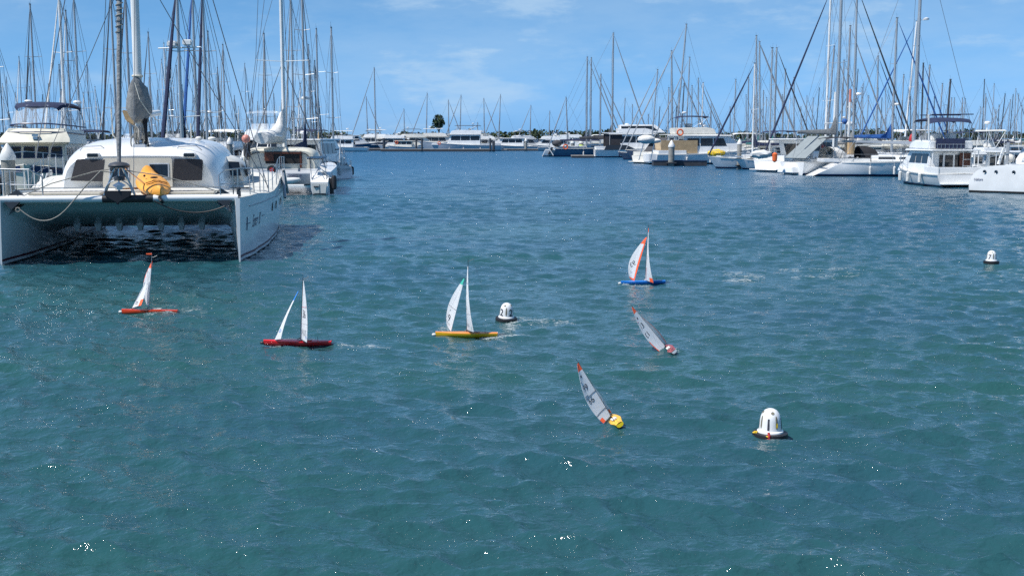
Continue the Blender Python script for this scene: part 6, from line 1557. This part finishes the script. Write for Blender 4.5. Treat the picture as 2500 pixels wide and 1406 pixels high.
q = MB(); q.tube([(0, 0, 0), (.3, 0, 2.5), (.1, 0, 5)], [.35, .25, .12], 7); q.tube([(.3, 0, 2.4), (1.2, 0, 4.5)], [.15, .07], 5); q.tube([(.25, 0, 2.2), (-1.0, .3, 4.2)], [.15, .07], 5); q.build('trunk', barkm, t)
q = MB()
for c_, r_, n_ in (((.1, 0, 6.4), (1.9, 1.8, 1.9), 260), ((-.9, .3, 5.2), (1.3, 1.2, 1.2), 110), ((1.1, 0, 5.4), (1.3, 1.2, 1.4), 120), ((.3, .2, 4.4), (1.6, 1.3, .9), 90), ((-2.0, 0, 3.8), (.7, .7, .5), 25)): leaf_cloud(q, c_, r_, n_, .42, rng)
q.build('crown', leafm2, t)

# ------------------------------------------------------------------ foam: wakes and splashes
foamm = mat('foam', (0.72, 0.78, 0.80), 0.6, var=.15, alpha=.36)
def foam(label, spans, n, seed, size=.02):
    rg = random.Random(seed); q = MB()
    for _ in range(n):
        a, b, thick = rg.choice(spans); f = rg.random()
        px = a[0] + (b[0] - a[0]) * f + rg.gauss(0, 3); py = a[1] + (b[1] - a[1]) * f + rg.gauss(0, thick)
        # each fleck is a short broken streak of small flat bubble rafts lying on the surface
        g0 = at(px, py); ang = rg.gauss(0, .25); m_ = rg.choice((1, 2, 3, 5)); x_, y_ = g0.x, g0.y
        for k in range(m_):
            x_ += math.cos(ang) * size * rg.uniform(.6, 2.2); y_ += math.sin(ang) * size * 2 + rg.gauss(0, size * .8); ang += rg.gauss(0, .3)
            hit, loc, nr, ii = water.ray_cast((x_, y_, 5), (0, 0, -1))
            if not hit: continue
            s = size * rg.uniform(.25, .9); ux = Vector((math.cos(ang), math.sin(ang), 0)); ux = (ux - nr * ux.dot(nr)).normalized(); uy = nr.cross(ux)
            pts = []; mm = 7
            for j in range(mm):
                th = 2 * math.pi * j / mm; rr = s * rg.uniform(.4, 1.3)
                pts.append(loc + nr * .003 + ux * math.cos(th) * rr * 1.9 + uy * math.sin(th) * rr * .55)
            pts.append(loc + nr * .006); q.add(pts, [(j, (j + 1) % mm, mm) for j in range(mm)])
    o = q.build('foam', foamm, smooth=True); o['kind'] = 'stuff'; o['label'] = label
foam('foam and spray along the red model yacht and its wake', [((655, 843), (735, 838), 4), ((655, 843), (735, 838), 4), ((820, 844), (950, 846), 1.5)], 195, 1, 0.014)
foam('foam at the bow of the yellow model yacht and behind its stern', [((1068, 804), (1100, 808), 5), ((1215, 822), (1290, 816), 2.5), ((1170, 822), (1210, 824), 1.5)], 156, 2, 0.014)
foam('churned white water round the foot of buoy 2', [((1215, 788), (1260, 785), 5), ((1230, 795), (1250, 800), 6), ((1262, 782), (1400, 788), 3)], 221, 3, 0.016)
foam('spray along the blue model yacht', [((1540, 697), (1585, 697), 2), ((1518, 693), (1526, 697), 2)], 78, 4, 0.019)
foam('long broken wake to the right of the blue model yacht', [((1760, 668), (1860, 676), 3), ((1890, 660), (2090, 655), 2), ((1920, 676), (2100, 672), 3), ((1760, 684), (1830, 686), 1.5)], 247, 5, 0.025)
foam('small wake of the orange red model yacht', [((345, 766), (420, 765), 1.5), ((438, 755), (520, 752), 3)], 117, 6, 0.015)
foam('small foam curl by the white number 13 yacht', [((1600, 842), (1615, 846), 2), ((1640, 856), (1655, 858), 1.5)], 23, 7, 0.009)
